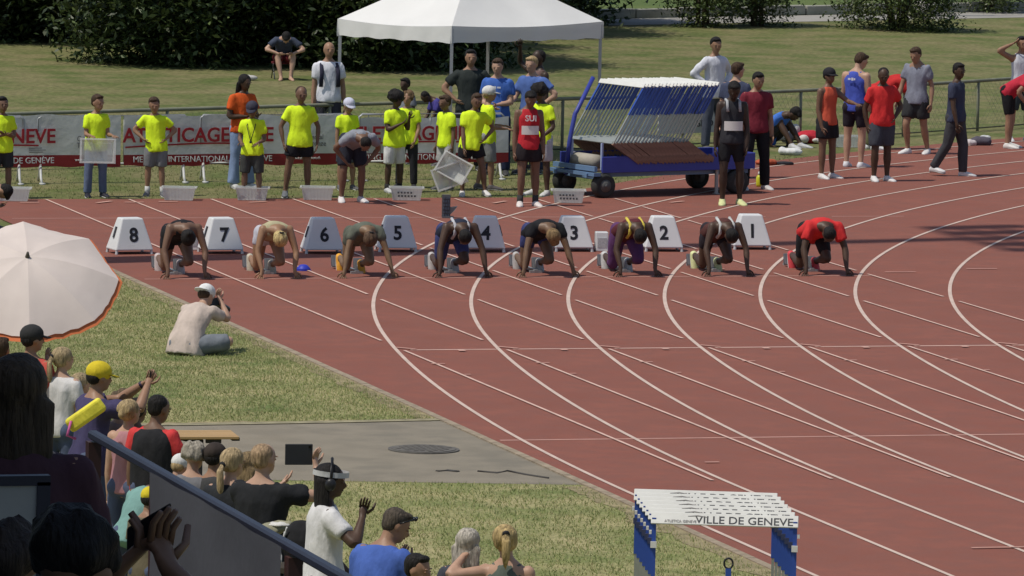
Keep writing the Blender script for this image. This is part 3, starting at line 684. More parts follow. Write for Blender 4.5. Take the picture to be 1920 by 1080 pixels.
    if hair:
        kind, c = hair[0], hair[1]; g = MB(); rt_ = .3; fold = .0
        if kind in ('short', 'buzz'):
            th_ = .05 if kind == 'buzz' else .13
            (cap is None) and g.ell(hp_(0, -.27, .34), np.array((.70+th_*.6, .76+th_*.5, .64+th_*.9))*a, ax, 14, 9)
            g.ell(hp_(0, -.44, -.02), np.array((.62+th_*.7, .48+th_*.7, .60))*a, ax, 12, 8); fold = .004 if kind == 'short' else 0
            if kind == 'short' and cap is None: g.ell(hp_(.06, .36, .80), np.array((.54, .36, .24))*a, ax)
        elif kind == 'curly':
            for i in range(46):
                q = RNG.normal(size=3); q /= np.linalg.norm(q); q[1] = min(q[1], .45); q[2] = max(q[2], -.45)
                g.ell(hp_(q[0]*.78, q[1]*.85-.12, q[2]*.82+.22), np.array((.26,)*3)*a, ax, 7, 5)
            g.ell(hp_(0, -.15, .25), np.array((.78, .88, .80))*a, ax)
        elif kind == 'afro':
            ks = hair[2] if len(hair) > 2 else 1.; g.ell(hp_(0, -.2, .42), np.array((1.08, 1.12, .98))*a*ks, ax, 14, 9); fold = .010
            for i in range(40):
                q = RNG.normal(size=3); q /= np.linalg.norm(q); q[1] = min(q[1], .6); q[2] = max(q[2], -.5); g.ell(hp_(q[0]*ks, q[1]*ks-.2, q[2]*.92*ks+.42), np.array((.24,)*3)*a, ax, 6, 5)
        elif kind in ('long', 'pony', 'bun', 'dread', 'braid'):
            g.ell(hp_(0, -.22, .30), np.array((.82, .90, .80))*a, ax, 14, 9); g.ell(hp_(0, -.36, -.05), np.array((.78, .62, .7))*a, ax, 12, 8)
            dn = nrm(uc*-.2+np.array((0, 0, -1.))) if T.get('hairdn') is None else nrm(T['hairdn'])
            if kind == 'long':
                L_ = hair[2] if len(hair) > 2 else 2.6
                for s in (-.62, -.3, 0, .3, .62):
                    b = hp_(s, -.38-.25*(1-abs(s)), -.1); g.loft([b, b+dn*a*L_*.5-Fh*a*.12, b+dn*a*L_+Xh*s*a*.1-Fh*a*.05], np.array([.42, .38, .14])*a, np.array([.3, .28, .1])*a, Xh, 8)
            elif kind == 'dread':
                for i in range(26):
                    q = -1.5+3.*i/25; b = hp_(math.sin(q)*.85, -math.cos(q)*.85-.1, .1); g.loft([b, b+dn*a*1.2, b+dn*a*random.uniform(1.7, 2.3)+Xh*random.uniform(-.12, .12)*a], np.array([.15, .14, .08])*a, n=6)
                rt_ = .4
            elif kind == 'pony':
                b = hp_(0, -1.02, hair[2] if len(hair) > 2 else .35); L_ = hair[3] if len(hair) > 3 else 2.0
                g.ell(b, np.array((.24,)*3)*a); g.loft([b, b+dn*a*.5-Fh*a*.35, b+dn*a*L_*.65-Fh*a*.3, b+dn*a*L_-Fh*a*.1], np.array([.2, .34, .30, .06])*a, np.array([.18, .22, .2, .05])*a, Xh, 8)
                tie = MB(); tie.loft([b-Fh*.03*a+uh*.02*a, b-Fh*.16*a-uh*.05*a], .25*a, n=8); tie.build('hair_tie', mat((.02, .02, .022), .8, 0), t, True)
            elif kind == 'bun': g.ell(hp_(0, -1.0, .55), np.array((.42, .36, .38))*a, ax)
            elif kind == 'braid':
                for i in range(14):
                    q = i/13*math.pi; g.ell(hp_(math.cos(q)*.72, -.72, .15+.62*math.sin(q)), np.array((.2, .2, .17))*a, ax, 6, 5)
                g.ell(hp_(.1, -.92, -.15), np.array((.4, .34, .4))*a, ax)
            fold = .006
        blob('hair', g, hairm(c), t, .0085*H, rt_, fold*H/1.75)
    if cap:
        c = cap[0]; rev = -1 if len(cap) > 1 and cap[1] == 'back' else 1; g = MB()
        g.ell(hp_(0, -.12, .36), np.array((.84, .97, .80))*a, ax, 16, 10)
        o = blob('cap', g, cloth(c), t, .009*H, .35)
        g = MB(); v = []; n = 10
        for dz_ in (0., -.07):
            for i in range(n+1):
                q = (i/n-.5)*2.4; v.append(hp_(math.sin(q)*.80, rev*math.cos(q)*.78-.08, .30+dz_)); v.append(hp_(math.sin(q)*.62, rev*(math.cos(q)*.78+.78)-.08, .12+dz_))
        m_ = 2*(n+1); f = [(2*i, 2*i+1, 2*i+3, 2*i+2) for i in range(n)]+[(m_+2*i+2, m_+2*i+3, m_+2*i+1, m_+2*i) for i in range(n)]+[(2*i+1, m_+2*i+1, m_+2*i+3, 2*i+3) for i in range(n)]
        g.add(v, f); g.build('brim', cloth(c if len(cap) < 3 else cap[2]), o, True)
    if bib:
        zz, ww, hh, txt, c = bib; fr_ = np.cross(uc, Xs); base = spine(zz*sc)+off+fr_*(np.interp(zz*sc, lens, rys)+.026*sc)
        g = MB(); n = 6; v = []
        for j in (-1, 1):
            for i in range(n+1):
                q = i/n*2-1; v.append(base+Xs*q*ww*sc/2+uc*j*hh*sc/2-fr_*(q*q)*.018*sc)
        g.add(v, [(i, i+1, n+2+i, n+1+i) for i in range(n)]); o = g.build('bib', mat((.68, .66, .62), .7, .05), t, True)
        if txt:
            q = Matrix((Vector(-Xs), Vector(uc), Vector(np.cross(-Xs, uc)))).transposed(); tx = text('bib_lettering', txt, hh*sc*.5, mat((.05, .05, .06), .7, 0), o, tuple(base+fr_*.006), q.to_euler()); 
    if extras: extras(t, J, dict(sc=sc, hp=hp_, a=a, ax=ax, Xs=Xs, uc=uc, fr=np.cross(uc, Xs), spine=lambda s: spine(s*sc)+off, nb=nb, Fh=Fh, uh=uh, Xh=Xh))
    return t, J
def chest_text(body, size, c, z, sx=1., bold=.002, back=False):
    def f(t, J, q):
        fr_ = q['fr']*(-1 if back else 1); Xs = q['Xs']*(1 if back else -1); b = q['spine'](z)+fr_*q['sc']*.089
        m_ = Matrix((Vector(Xs), Vector(q['uc']), Vector(np.cross(Xs, q['uc'])))).transposed()
        text('shirt_lettering', body, size, mat(c, .7, 0), t, tuple(b), m_.to_euler(), 'CENTER', sx, .006, bold)
    return f
DK = (.045, .026, .017); DKB = (.075, .042, .026); BR = (.17, .095, .06); MD = (.30, .17, .105); LT = (.44, .27, .185)
BLK = (.014, .014, .016); CHAR = (.035, .036, .04); YEL = (.68, .90, .03); WHTC = (.74, .74, .74); HB = (.012, .010, .009); HBR = (.055, .032, .018); HBL = (.36, .26, .13)
NAVY = (.025, .032, .07); GREYC = (.26, .27, .29); REDC = (.52, .025, .03); BLUE = (.06, .12, .42); LBLUE = (.12, .2, .5); JEAN = (.20, .27, .42)
# ------------------------------------------------------------------ lane marker boxes
BXM = mat((.66, .66, .65), .5, .04, 4.); NUM = mat((.018, .018, .022), .6, 0); SLOT = mat((.05, .05, .06), .7, 0)
def emblem_extra(c, z, w=.10, h=.018, back=False):
    def f(t, J, q):
        fr_ = q['fr']*(-1 if back else 1); b = q['spine'](z)+fr_*q['sc']*.088; g = MB(); Xs, u_ = q['Xs'], q['uc']
        for k, (o_, ww) in enumerate(((-.3, .35), (.12, .3), (.42, .18))): g.box(b+Xs*o_*w, (w*ww, .006, h*(1+.5*(k == 1))), axes=[Xs, fr_, u_])
        g.build('chest_emblem' if not back else 'back_emblem', mat(c, .7, 0), t)
    return f
ORD = ['first', 'second', 'third', 'fourth', 'fifth', 'sixth', 'seventh', 'eighth', 'ninth', 'tenth', 'eleventh', 'twelfth', 'thirteenth', 'fourteenth', 'fifteenth', 'sixteenth', 'seventeenth', 'eighteenth', 'nineteenth', 'twentieth', 'twenty-first', 'twenty-second']
BXL = {8: 'white lane marker box with a bold black 8, turned left, nearest the umbrella', 7: 'white lane marker box with a black 7, right of the sprinter with the bun', 6: 'shaded lane marker box with a black 6, right of the blonde sprinter', 5: 'shaded lane marker box with a black 5, right of the sprinter in grey green',
    4: 'white lane marker box with a worn black 4, right of the navy shorts sprinter', 3: 'white lane marker box with a black 3, partly behind the black shirt sprinter', 2: 'white lane marker box with a black 2, right of the yellow strap sprinter', 1: 'white lane marker box with a black 1, behind the maroon sprinter, farthest right'}
for num, x, y, rz in ((8, -.57, 3.55, 13), (7, .66, 3.55, 10), (6, 2.03, 3.50, 3), (5, 3.10, 3.72, 0), (4, 4.32, 3.66, -6), (3, 5.53, 3.66, 0), (2, 6.78, 3.62, -1), (1, 8.10, 3.86, 0)):
    rz -= 6
    t = thing('lane_marker_box', BXL[num], 'lane marker', (x, y, .012), R(rz), 'lane marker boxes behind the start')
    b, h, z0 = .265, .145, .05
    mb = MB(); mb.hexa([(-b, -b*.78, z0), (b, -b*.78, z0), (b, b*.78, z0), (-b, b*.78, z0)], [(-h, -h*.72, .47), (h, -h*.72, .47), (h, h*.72, .47), (-h, h*.72, .47)]); o = bevel(mb.build('shell', BXM, t), .018, 2)
    an = math.atan2((b-h)*.76, .42); ym = -(b*.78+h*.72)/2-.004
    text('number', str(num), .26, NUM, t, (.0, ym-.002, .245), (R(90)-an, 0, 0), 'CENTER', .95, .003, .007)
    an2 = math.atan2(b-h, .42)
    for s in (1, -1):
        mb = MB(); c = np.array((s*(b+h)/2*1.0, 0, .28)); n_ = np.array((s*math.cos(an2), 0, math.sin(an2))); u_ = np.array((-s*math.sin(an2), 0, math.cos(an2)))
        mb.box(c+n_*.003, (.012, .05, .15), axes=[n_, (0, 1, 0), u_]); mb.build('handle_slot', SLOT, t)
    for sx in (1, -1):
        for sy in (1, -1):
            mb = MB(); mb.loft([(sx*b*.92, sy*b*.70, 0), (sx*b*.90, sy*b*.68, .06)], [.022, .016], n=7); mb.build('foot', mat((.5, .5, .5), .6, 0), t)
for x, y, w, h, lab in ((.38, 3.95, .12, .30, 'small white speaker box behind the box marked 7'), (5.92, 3.58, .17, .26, 'small white speaker box to the right of the box marked 3')):
    t = thing('start_speaker', lab, 'speaker', (x, y, .012), R(-8))
    mb = MB(); mb.hexa([(-w/2, -.08, 0), (w/2, -.08, 0), (w/2, .08, 0), (-w/2, .08, 0)], [(-w/2, -.06, h), (w/2, -.06, h), (w/2, .08, h), (-w/2, .08, h)]); bevel(mb.build('cabinet', BXM, t), .012, 2)
    mb = MB(); mb.box((0, -.075, h*.45), (w*.7, .012, h*.5)); mb.build('grille', mat((.45, .45, .45), .8, .2, 60.), t)
# starting blocks
RAIL = metal((.38, .38, .37), .5); PED = mat((.10, .10, .11), .7, .1)
def block(loc, rz, lab, up=False):
    t = thing('starting_block', lab, 'starting block', loc, rz, None if up else 'starting blocks of the sprinters')
    if up: t.rotation_euler = (R(-84), 0, rz)
    mb = MB(); mb.box((0, -.45, .028), (.05, .92, .035)); mb.build('rail', RAIL if not up else PED, t)
    for x, y in ((-.10, -.28), (.10, -.66)):
        mb = MB(); mb.hexa([(x-.06, y-.09, .03), (x+.06, y-.09, .03), (x+.06, y+.02, .03), (x-.06, y+.02, .03)], [(x-.06, y-.11, .17), (x+.06, y-.11, .17), (x+.06, y-.09, .17), (x-.06, y-.09, .17)]); bevel(mb.build('pedal', PED if not up else mat((.03, .035, .045), .6, .3, 30.), t), .008, 1)
    for y_, w_ in ((-.9, .22), (-.02, .16)): mb = MB(); mb.box((0, y_, .014), (w_, .055, .028)); mb.build('anchor_plate', RAIL, t)
    return t
t = thing('starting_block', 'spare black starting block standing on its end behind the boxes marked 5 and 4', 'starting block', (5.13, 8.73, .012), cf(180))
mb = MB(); mb.box((0, 0, .17), (.12, .05, .32)); mb.build('rail', PED, t)
for k in range(6):
    mb = MB()
    for j in (-1, 0, 1): mb.box((j*.034+.008*(k % 2), -.03, .035+k*.05), (.022, .02, .03))
    mb.build('tooth_strip', mat((.10, .13, .17), .35, .2, 40., metal=.5), t)
mb = MB(); mb.hexa([(.06, -.06, .05), (.13, -.06, .12), (.13, .06, .12), (.06, .06, .05)], [(.06, -.06, .15), (.16, -.05, .17), (.16, .05, .17), (.06, .06, .15)]); mb.build('pedal', PED, t)
mb = MB(); mb.box((.03, .0, .012), (.16, .12, .024)); mb.build('end_plate', PED, t)

# ------------------------------------------------------------------ sprinters on their marks
def spr_pose(dx=0., hang=38, hy=0, kn=0., sp=.175):
    return dict(pel=(dx, -.315, .292), lean=70, bend=14, hp=hang, hy=hy,
                hR=(sp, .05, .060), hL=(-sp, .05, .060), hdR=(.28, .3, -1), hdL=(-.28, .3, -1), pnR=(0, -.3, -.2), pnL=(0, -.3, -.2), cuR=.1, cuL=.1, spr=16, tsR=-1, tsL=1)
BKL = ['sprinter with the dark bun', 'blonde sprinter', 'sprinter in grey green', 'sprinter in navy shorts', 'black shirt sprinter with brown hair', 'sprinter with yellow straps', 'sprinter with pale yellow shoes', 'sprinter in red']
def spr(i, lab, sk, top, bot, shoe, hair, **k):
    H = k.pop('H', 1.76); x = -.61+1.22*i+k.pop('ox', 0)
    p = spr_pose(hang=k.pop('hang', 38), hy=k.pop('hy', 0), sp=k.pop('sp', .175))
    p['hR'] = (p['hR'][0], p['hR'][1], p['hR'][2]); lhip = np.array((-.052, -.315, .315))
    p['fL'] = ((-.056, -.385, .075), (-.06, 1, -.38)); p['fR'] = ((.062, -.60, .10), (.05, .25, -1)); p['toeL'] = (0, .6, -.75); p['toeR'] = (0, .5, -.85)
    p['hR'] = (p['hR'], (1, -.6, .2)); p['hL'] = (p['hL'], (-1, -.6, .2))
    person(lab, (x, .06, .012), R(180+k.pop('rz', 0)), H, p, sk, top, bot, shoe, hair, group='sprinters crouching at the start', **k)
    block((x, .56, .012), R(180), 'starting block under the '+BKL[i])
def strap_extra(c):
    def f(t, J, q):
        for s in (1, -1):
            g = MB(); a_ = q['spine'](.26)+q['Xs']*s*.05*q['sc']; u_, f_ = q['uc'], q['fr']
            g.loft([a_+f_*.075*q['sc']-u_*.03*q['sc'], a_+f_*.045*q['sc']+u_*.05*q['sc'], a_-f_*.02*q['sc']+u_*.062*q['sc'], a_-f_*.07*q['sc']-u_*.04*q['sc']], .012*q['sc'], n=6); g.build('strap', cloth(c), t, True)
    return f
spr(0, 'sprinter with dark bun and black top crouching between boxes 8 and 7', BR, ('singlet', (.018, .018, .02)), ('brief', (.02, .02, .024), .45), (.5, .42, .4), ('bun', HB), sock=None, sp=.132, wide=1.06)
spr(1, 'sprinter with blonde hanging hair and tanned bare shoulders between boxes 7 and 6', (.30, .17, .095), ('crop', (.40, .36, .22)), ('brief', (.5, .5, .55), .3), (.5, .45, .35), ('pony', (.50, .38, .17), .3, 1.6), H=1.70, sp=.125, wide=1.06, ox=-.02)
spr(2, 'sprinter in grey green top and yellow orange shoes between boxes 6 and 5', (.20, .125, .07), ('fit', (.12, .13, .10)), ('brief', (.10, .11, .085), .3), (.75, .36, .04), ('pony', (.10, .06, .035), .2, 1.5), H=1.68, sp=.185, ox=-.06, wide=1.04)
spr(3, 'sprinter in dark top with white shoulder and navy shorts between boxes 5 and 4', DKB, ('singlet', (.025, .03, .05)), ('tights', (.05, .06, .16), .8), (.45, .42, .4), ('buzz', HB), sp=.17, ox=-.03, wide=1.08, extras=strap_extra((.45, .45, .47)))
spr(4, 'sprinter with light brown hair and black shirt, arms spread, beside box 3', (.16, .095, .055), ('fit', (.018, .018, .02)), ('tights', (.045, .055, .15), .45), (.42, .40, .38), ('short', (.20, .13, .06)), hy=-16, ox=-.11, sp=.185, wide=1.06)
spr(5, 'sprinter with yellow shoulder straps and purple red tights beside box 2', DKB, ('singlet', (.10, .025, .03)), ('tights', (.11, .045, .13), 1.5), (.5, .5, .48), ('buzz', HB), sp=.13, ox=-.13, wide=1.06, extras=strap_extra((.6, .48, .08)))
spr(6, 'sprinter with pale yellow shoes and maroon top beside box 1', DKB, ('singlet', (.09, .035, .03)), ('brief', (.03, .025, .03), .5), (.62, .64, .32), ('buzz', HB), hy=-8, sp=.145, ox=-.13, wide=1.04, extras=strap_extra((.5, .5, .48)))
spr(7, 'sprinter in bright red t-shirt and red shoes, the rightmost at the start', DKB, ('tee', (.58, .035, .035)), ('tights', (.02, .02, .022), .8), (.6, .06, .07), ('buzz', HB), hang=30, ox=-.01, sp=.155, wide=1.1)
cn = thing('marker_cone', 'small blue disc cone on the lane line between two sprinters', 'cone', (1.18, 1.05, .012))
mb = MB(); mb.loft([(0, 0, 0), (0, 0, .03), (0, 0, .065), (0, 0, .075)], [.10, .088, .055, .035], n=18); mb.build('disc', mat((.03, .045, .42), .5, .05), cn, True)
mb = MB(); mb.loft([(0, 0, .0), (0, 0, .006)], [.108, .106], n=18); mb.build('rim', mat((.03, .04, .36), .5, .05), cn, True)

# ------------------------------------------------------------------ clear crates
CLR = mat((.70, .71, .68), .35, .05, alpha=.45); RIM = mat((.70, .71, .68), .4, .04, alpha=.42); MARK = mat((.07, .07, .08), .7, .2, 40., alpha=.8)
def crate(loc, rz, lab, tilt=(0, 0), mark=False, sc=1., stuff_in=None):
    t = thing('clear_crate', lab, 'crate', loc, 0, 'clear plastic crates'); t.rotation_euler = (tilt[0], tilt[1], rz); t.scale = (sc,)*3
    w, d, h, k = .235, .165, .19, .86
    mb = MB(); B = [(-w*k, -d*k, .004), (w*k, -d*k, .004), (w*k, d*k, .004), (-w*k, d*k, .004)]; T = [(-w, -d, h), (w, -d, h), (w, d, h), (-w, d, h)]; e = .006
    Bi = [(-w*k+e, -d*k+e, .01), (w*k-e, -d*k+e, .01), (w*k-e, d*k-e, .01), (-w*k+e, d*k-e, .01)]; Ti = [(-w+e, -d+e, h), (w-e, -d+e, h), (w-e, d-e, h), (-w+e, d-e, h)]
    f = [(3, 2, 1, 0), (8, 9, 10, 11)]+[(i, (i+1) % 4, 4+(i+1) % 4, 4+i) for i in range(4)]+[(8+(i+1) % 4, 8+i, 12+i, 12+(i+1) % 4) for i in range(4)]+[(4+i, 4+(i+1) % 4, 12+(i+1) % 4, 12+i) for i in range(4)]
    mb.add(B+T+Bi+Ti, f); mb.build('tub', CLR, t)
    mb = MB(); r = .016
    for s in (1, -1): mb.box((0, s*(d+.006), h-.006), (2*w+.05, .022, .014)); mb.box((s*(w+.012), 0, h-.006), (.022, 2*d-.01, .014))
    mb.build('rim', RIM, t)
    mb = MB()
    for i in range(9):
        x = -w*.9+i*w*.225
        for s in (1, -1): mb.hexa([(x*k-.004, s*d*k-.004, .01), (x*k+.004, s*d*k-.004, .01), (x*k+.004, s*d*k+.004, .01), (x*k-.004, s*d*k+.004, .01)], [(x-.004, s*d-.005, h-.02), (x+.004, s*d-.005, h-.02), (x+.004, s*d+.005, h-.02), (x-.004, s*d+.005, h-.02)])
    mb.build('rib', RIM, t)
    if mark:
        mb = MB()
        for r_ in range(2):
            for i in range(6 if r_ else 5): mb.box((-.12+i*.047+.008*r_, -d*(.90+.08*(1-r_))-.008, .12-r_*.05), (.026, .004, .028))
        mb.build('print', MARK, t)['kind'] = 'stuff'
    return t
crate((-.50, 11.72, .012), R(-14), 'clear plastic crate at the far left edge of the track')
crate((1.95, 11.80, .012), R(-16), 'clear plastic crate on the ground at the feet of the boy with hands on hips')
crate((3.03, 11.78, .012), R(-15), 'clear plastic crate on the ground before the short kid in a dark cap')
crate((4.02, 11.82, .012), R(-15), 'clear plastic crate on the ground just left of the bending man in grey')
crate((5.33, 11.72, .012), R(-14), 'clear plastic crate with dark print in front of the child in white shorts', mark=True)
crate((7.65, 11.24, .012), R(-15), 'clear plastic crate with dark print in front of the trolley wheel', mark=True)
crate((15.5, 22.0, .0), R(-10), 'clear plastic crate standing on the grass beyond the man in blue vest', sc=1.0)

# ------------------------------------------------------------------ helpers and officials behind the start
tee = ('tee', YEL, 1.25)
def P(lab, xy, a, H, ps, sk, top, bot, shoe, hair, **k): return person(lab, (xy[0], xy[1], k.pop('z', .0)), cf(a), H, ps, sk, top, bot, shoe, hair, **k)
KG = 'young helpers in yellow t-shirts'
P('child in yellow t-shirt with arms crossed at the left edge of the picture', (-.58, 12.25), 20, 1.43, pose(**CROSS), BR, tee, ('shorts', CHAR, .85), (.1, .1, .1), ('short', HB), kid=.7, group=KG)
def hold_crate(t, J, q): pass
P('boy in yellow t-shirt and blue jeans carrying a clear crate before him', (.85, 12.45), 22, 1.45, pose(aR=((.12, .15, -1), (-.02, 1, .0)), aL=((-.12, .15, -1), (.02, 1, .0)), hp=6, hy=-18), MD, tee, ('trousers', (.13, .165, .26), 2), (.02, .02, .03), ('short', HBR), kid=.75, group=KG)
c = crate((.82, 12.12, .68), cf(180), 'clear plastic crate held in front of his belly by the boy in jeans', tilt=(R(80), 0), sc=1.0)
P('boy in yellow t-shirt and grey shorts standing with both hands on his hips', (1.78, 12.6), 5, 1.41, pose(side=4, lR=((.12, .0, -1), (.02, -.05, -1)), lL=((-.02, .06, -1), (-.06, -.0, -1)), hp=12, **HIPS), MD, tee, ('shorts', (.19, .195, .20), .9), (.12, .12, .13), ('short', HBR), sock=((.55, .55, .53), .25), kid=.7, group=KG)
P('woman in orange red t-shirt and light blue flared jeans with long black hair', (3.39, 14.0), 40, 1.68, pose(aR=((.3, -.05, -1), (-.75, .6, .05)), aL=((-.25, .1, -1), (.6, .8, .1)), hp=10, hairdn=(0, -.1, -1)), DKB, ('tee', (.62, .10, .02), 1.1), ('flare', JEAN, 2), (.5, .5, .48), ('long', HB, 3.2), wide=1.05)
def lanyard(t, J, q):
    g = MB(); sp, fr_, X_, sc = q['spine'], q['fr'], q['Xs'], q['sc']
    for s in (1, -1): g.loft([q['nb']+X_*s*.035*sc, sp(.25)+X_*s*.045*sc+fr_*.085*sc, sp(.16)+X_*s*.02*sc+fr_*.092*sc, sp(.09)+fr_*.096*sc], .0045*sc, n=5)
    g.box(sp(.08)+fr_*.10*sc, (.03, .02, .03)); g.build('lanyard', mat((.02, .02, .025), .8, 0), t, True)
P('short kid in yellow t-shirt and dark cap holding something at the belly', (3.06, 11.95), -8, 1.40, pose(hp=18, **HOLDF), BR, tee, ('shorts', (.06, .065, .06), 1.0), (.03, .03, .03), None, cap=((.05, .05, .07),), kid=.7, group=KG, extras=lanyard)
P('tallest helper in yellow t-shirt and black shorts with arms held away from the body', (3.87, 12.35), 12, 1.60, pose(aR=((.55, -.1, -1), (-.15, .25, -1)), aL=((-.5, -.1, -1), (.1, .2, -1)), lR=((.22, .05, -1), (.1, -.05, -1)), hp=8), BR, tee, ('shorts', (.02, .02, .024), .62), (.14, .15, .16), ('buzz', HBR), kid=.4, group=KG)
P('child in yellow t-shirt and white cap half hidden behind the bending man', (4.92, 13.7), 25, 1.33, pose(hp=15), MD, tee, ('shorts', (.06, .07, .08), .9), (.1, .1, .1), ('short', HBR), cap=((.55, .56, .66),), kid=.7, group=KG)
P('man in grey t-shirt bending over with both hands on his knees', (4.42, 11.45), 18, 1.72, dict(drop=1, lean=62, bend=34, hp=5, hy=0, hR=((.10, .17, .36), (1, -.5, .3)), hL=((-.10, .17, .36), (-1, -.5, .3)), lR=((.12, .22, -1), (.02, -.16, -1)), lL=((-.12, .22, -1), (-.02, -.16, -1))), BR, ('tee', (.24, .25, .28), 1.0), ('shorts', (.03, .032, .045), .85), (.66, .62, .6), ('buzz', HB))
P('child with curly afro in oversized yellow t-shirt and white shorts', (5.52, 13.2), 40, 1.46, pose(aR=((.2, .25, -1), (-.5, .8, .5)), aL=((-.2, .3, -1), (.35, .6, .9)), hp=5), DKB, ('tee', YEL, 1.5), ('shorts', (.62, .62, .6), .95), (.5, .5, .5), ('afro', HB), sock=((.03, .03, .03), .2), kid=.5, group=KG, extras=lambda t, J, q: None)
P('curly brown haired child in yellow t-shirt drinking, behind the child with the afro', (5.92, 14.0), -10, 1.42, pose(aR=((.2, .35, -1), (-.3, .5, .9)), aL=((-.2, .1, -1), (.2, .5, -.9))), MD, tee, ('trousers', (.03, .03, .035), 2), (.03, .03, .03), ('curly', (.13, .08, .04)), kid=.5, group=KG)
P('child in yellow t-shirt mostly hidden behind the smiling helper', (6.42, 13.6), -50, 1.38, pose(hp=10), BR, tee, ('shorts', (.5, .5, .5), .9), (.1, .1, .1), ('short', HBR), kid=.7, group=KG)
P('smiling helper in yellow t-shirt and black shorts leaning to one side, hand on hip', (6.50, 12.5), 12, 1.50, pose(side=-6, aL=((-.7, -.25, -.8), (.6, .4, -.6)), aR=((.12, .2, -1), (.0, .35, -1)), lR=((.1, .05, -1), (.0, -.05, -1)), lL=((-.28, .1, -1), (-.12, -.02, -1)), hp=10), BR, tee, ('shorts', (.02, .018, .022), .6), (.62, .6, .58), ('short', HBR), kid=.4, group=KG)
crate((6.22, 12.28, .40), cf(160), 'clear plastic crate hanging tilted from the hand of the smiling helper', tilt=(R(70), R(25)), sc=.95)
crate((6.10, 12.36, .28), cf(200), 'second clear plastic crate held on its side under the tilted one', tilt=(R(75), R(-18)), sc=.95)
P('helper in yellow t-shirt, white cap and grey shorts standing sideways', (7.05, 13.6), 105, 1.52, pose(aR=((.1, .1, -1), (-.2, .9, -.1)), aL=((-.1, .15, -1), (.2, .9, .0)), lR=((.02, .12, -1), (.0, .02, -1)), lL=((-.02, -.08, -1), (.0, -.25, -1))), MD, tee, ('shorts', (.24, .245, .25), 1.0), (.10, .09, .09), ('short', HBL), cap=((.62, .61, .58),), kid=.4, group=KG)
P('athlete in red vest lettered SUI with a white bib, walking towards the start', (6.86, 10.65), 12, 1.70, pose(hp=32, aR=((.12, -.02, -1), (.06, .1, -1)), aL=((-.16, .02, -1), (-.06, .14, -1)), lR=((.03, .12, -1), (.02, -.10, -1)), lL=((-.08, -.02, -1), (-.02, -.06, -1))), BR, ('singlet', (.50, .03, .04)), ('shorts', (.025, .02, .022), .55), (.66, .6, .56), ('short', HB), sock=((.05, .05, .05), .25), bib=(.135, .15, .075, None, 0), extras=chest_text('SUI', .12, (.72, .7, .68), .235))
P('helper in yellow t-shirt with dark hair behind the athlete in the red vest', (7.60, 12.6), -40, 1.62, pose(hp=15, aL=((-.3, .0, -1), (.3, .6, -.5))), DKB, tee, ('shorts', (.42, .42, .44), .85), (.55, .54, .52), ('afro', HB), kid=.3, group=KG)

def backpack(c):
    def f(t, J, q):
        sp, fr_, X_, sc, u_ = q['spine'], q['fr'], q['Xs'], q['sc'], q['uc']; g = MB()
        g.ell(sp(.14)-fr_*.11*sc-X_*.03*sc, np.array((.10, .055, .14))*sc, [X_, fr_, u_]); b = blob('backpack', g, cloth(c), t, .014, .4, .006)
        g = MB()
        for s in (1, -1): g.loft([sp(.1)+X_*s*.075*sc+fr_*.07*sc, sp(.22)+X_*s*.072*sc+fr_*.085*sc, sp(.30)+X_*s*.065*sc+fr_*.03*sc, sp(.26)+X_*s*.06*sc-fr_*.075*sc], .018*sc, .008*sc, X_, 6)
        g.build('strap', cloth(c), b, True)
    return f
P('bald man in white polo shirt with dark backpack left of the tent', (6.06, 19.5), 12, 1.83, pose(aL=((-.2, .0, -1), (-.08, .12, -1))), MD, ('polo', (.66, .66, .70), 1.1), ('trousers', (.045, .045, .06), 2), (.05, .05, .05), None, extras=backpack((.03, .03, .05)))
P('barefoot spectator sitting in the shade of the trees with forearms on the knees', (9.92, 38.5), 8, 1.62, dict(pel=(0, 0, .235), lean=22, bend=30, hp=25, hR=((.09, .26, .31), (1, -.2, 0)), hL=((-.09, .26, .31), (-1, -.2, 0)), fR=((.05, .30, .035), (.25, 1, .6)), fL=((-.06, .29, .035), (-.25, 1, .6))), LT, ('tee', (.05, .06, .09), 1.1), ('shorts', (.13, .02, .025), .7), None, ('short', HB))
st = thing('camp_stool', 'low dark red camp stool under the barefoot spectator', 'stool', (9.92, 38.5, 0), cf(8))
mb = MB(); mb.box((0, -.02, .30), (.40, .36, .03)); mb.build('seat', cloth((.12, .02, .025)), st)
for s in (1, -1):
    for a_ in (1, -1): mb = MB(); mb.tube((s*(.18+.012*a_), -.18*a_, .0), (s*(.18+.012*a_), .17*a_, .29), .012); mb.build('leg', metal((.1, .1, .1)), st, True)
tag(blob('shoe_pair', MB().ell((9.15, 38.2, .05), (.13, .07, .05)).ell((9.2, 38.0, .05), (.13, .07, .05)), mat((.5, .48, .45), .8, .2), None, .012, .5), 'pair of pale shoes left on the grass beside the seated spectator', 'shoes')
P('boy in grey t-shirt behind the banner, left of the tent pole', (7.09, 18.6), -35, 1.31, pose(hp=5), DKB, ('tee', (.22, .23, .26), 1.1), ('shorts', CHAR, .9), (.1, .1, .1), ('short', HB), kid=.5)
P('person in purple t-shirt looking down behind the banner under the tent', (7.55, 18.0), -70, 1.30, pose(lean=12, bend=26, hp=30, aR=((.1, .3, -1), (-.1, .6, -.8)), aL=((-.1, .3, -1), (.1, .6, -.8))), DKB, ('tee', (.06, .05, .22), 1.2), ('trousers', CHAR, 2), (.1, .1, .1), ('buzz', HB))
P('man in dark green t-shirt with hands on hips behind the middle tent pole', (7.75, 17.2), 6, 1.86, pose(**HIPS), MD, ('tee', (.030, .036, .034), 1.0), ('trousers', BLK, 2), (.05, .05, .05), ('short', HB), wide=1.08)
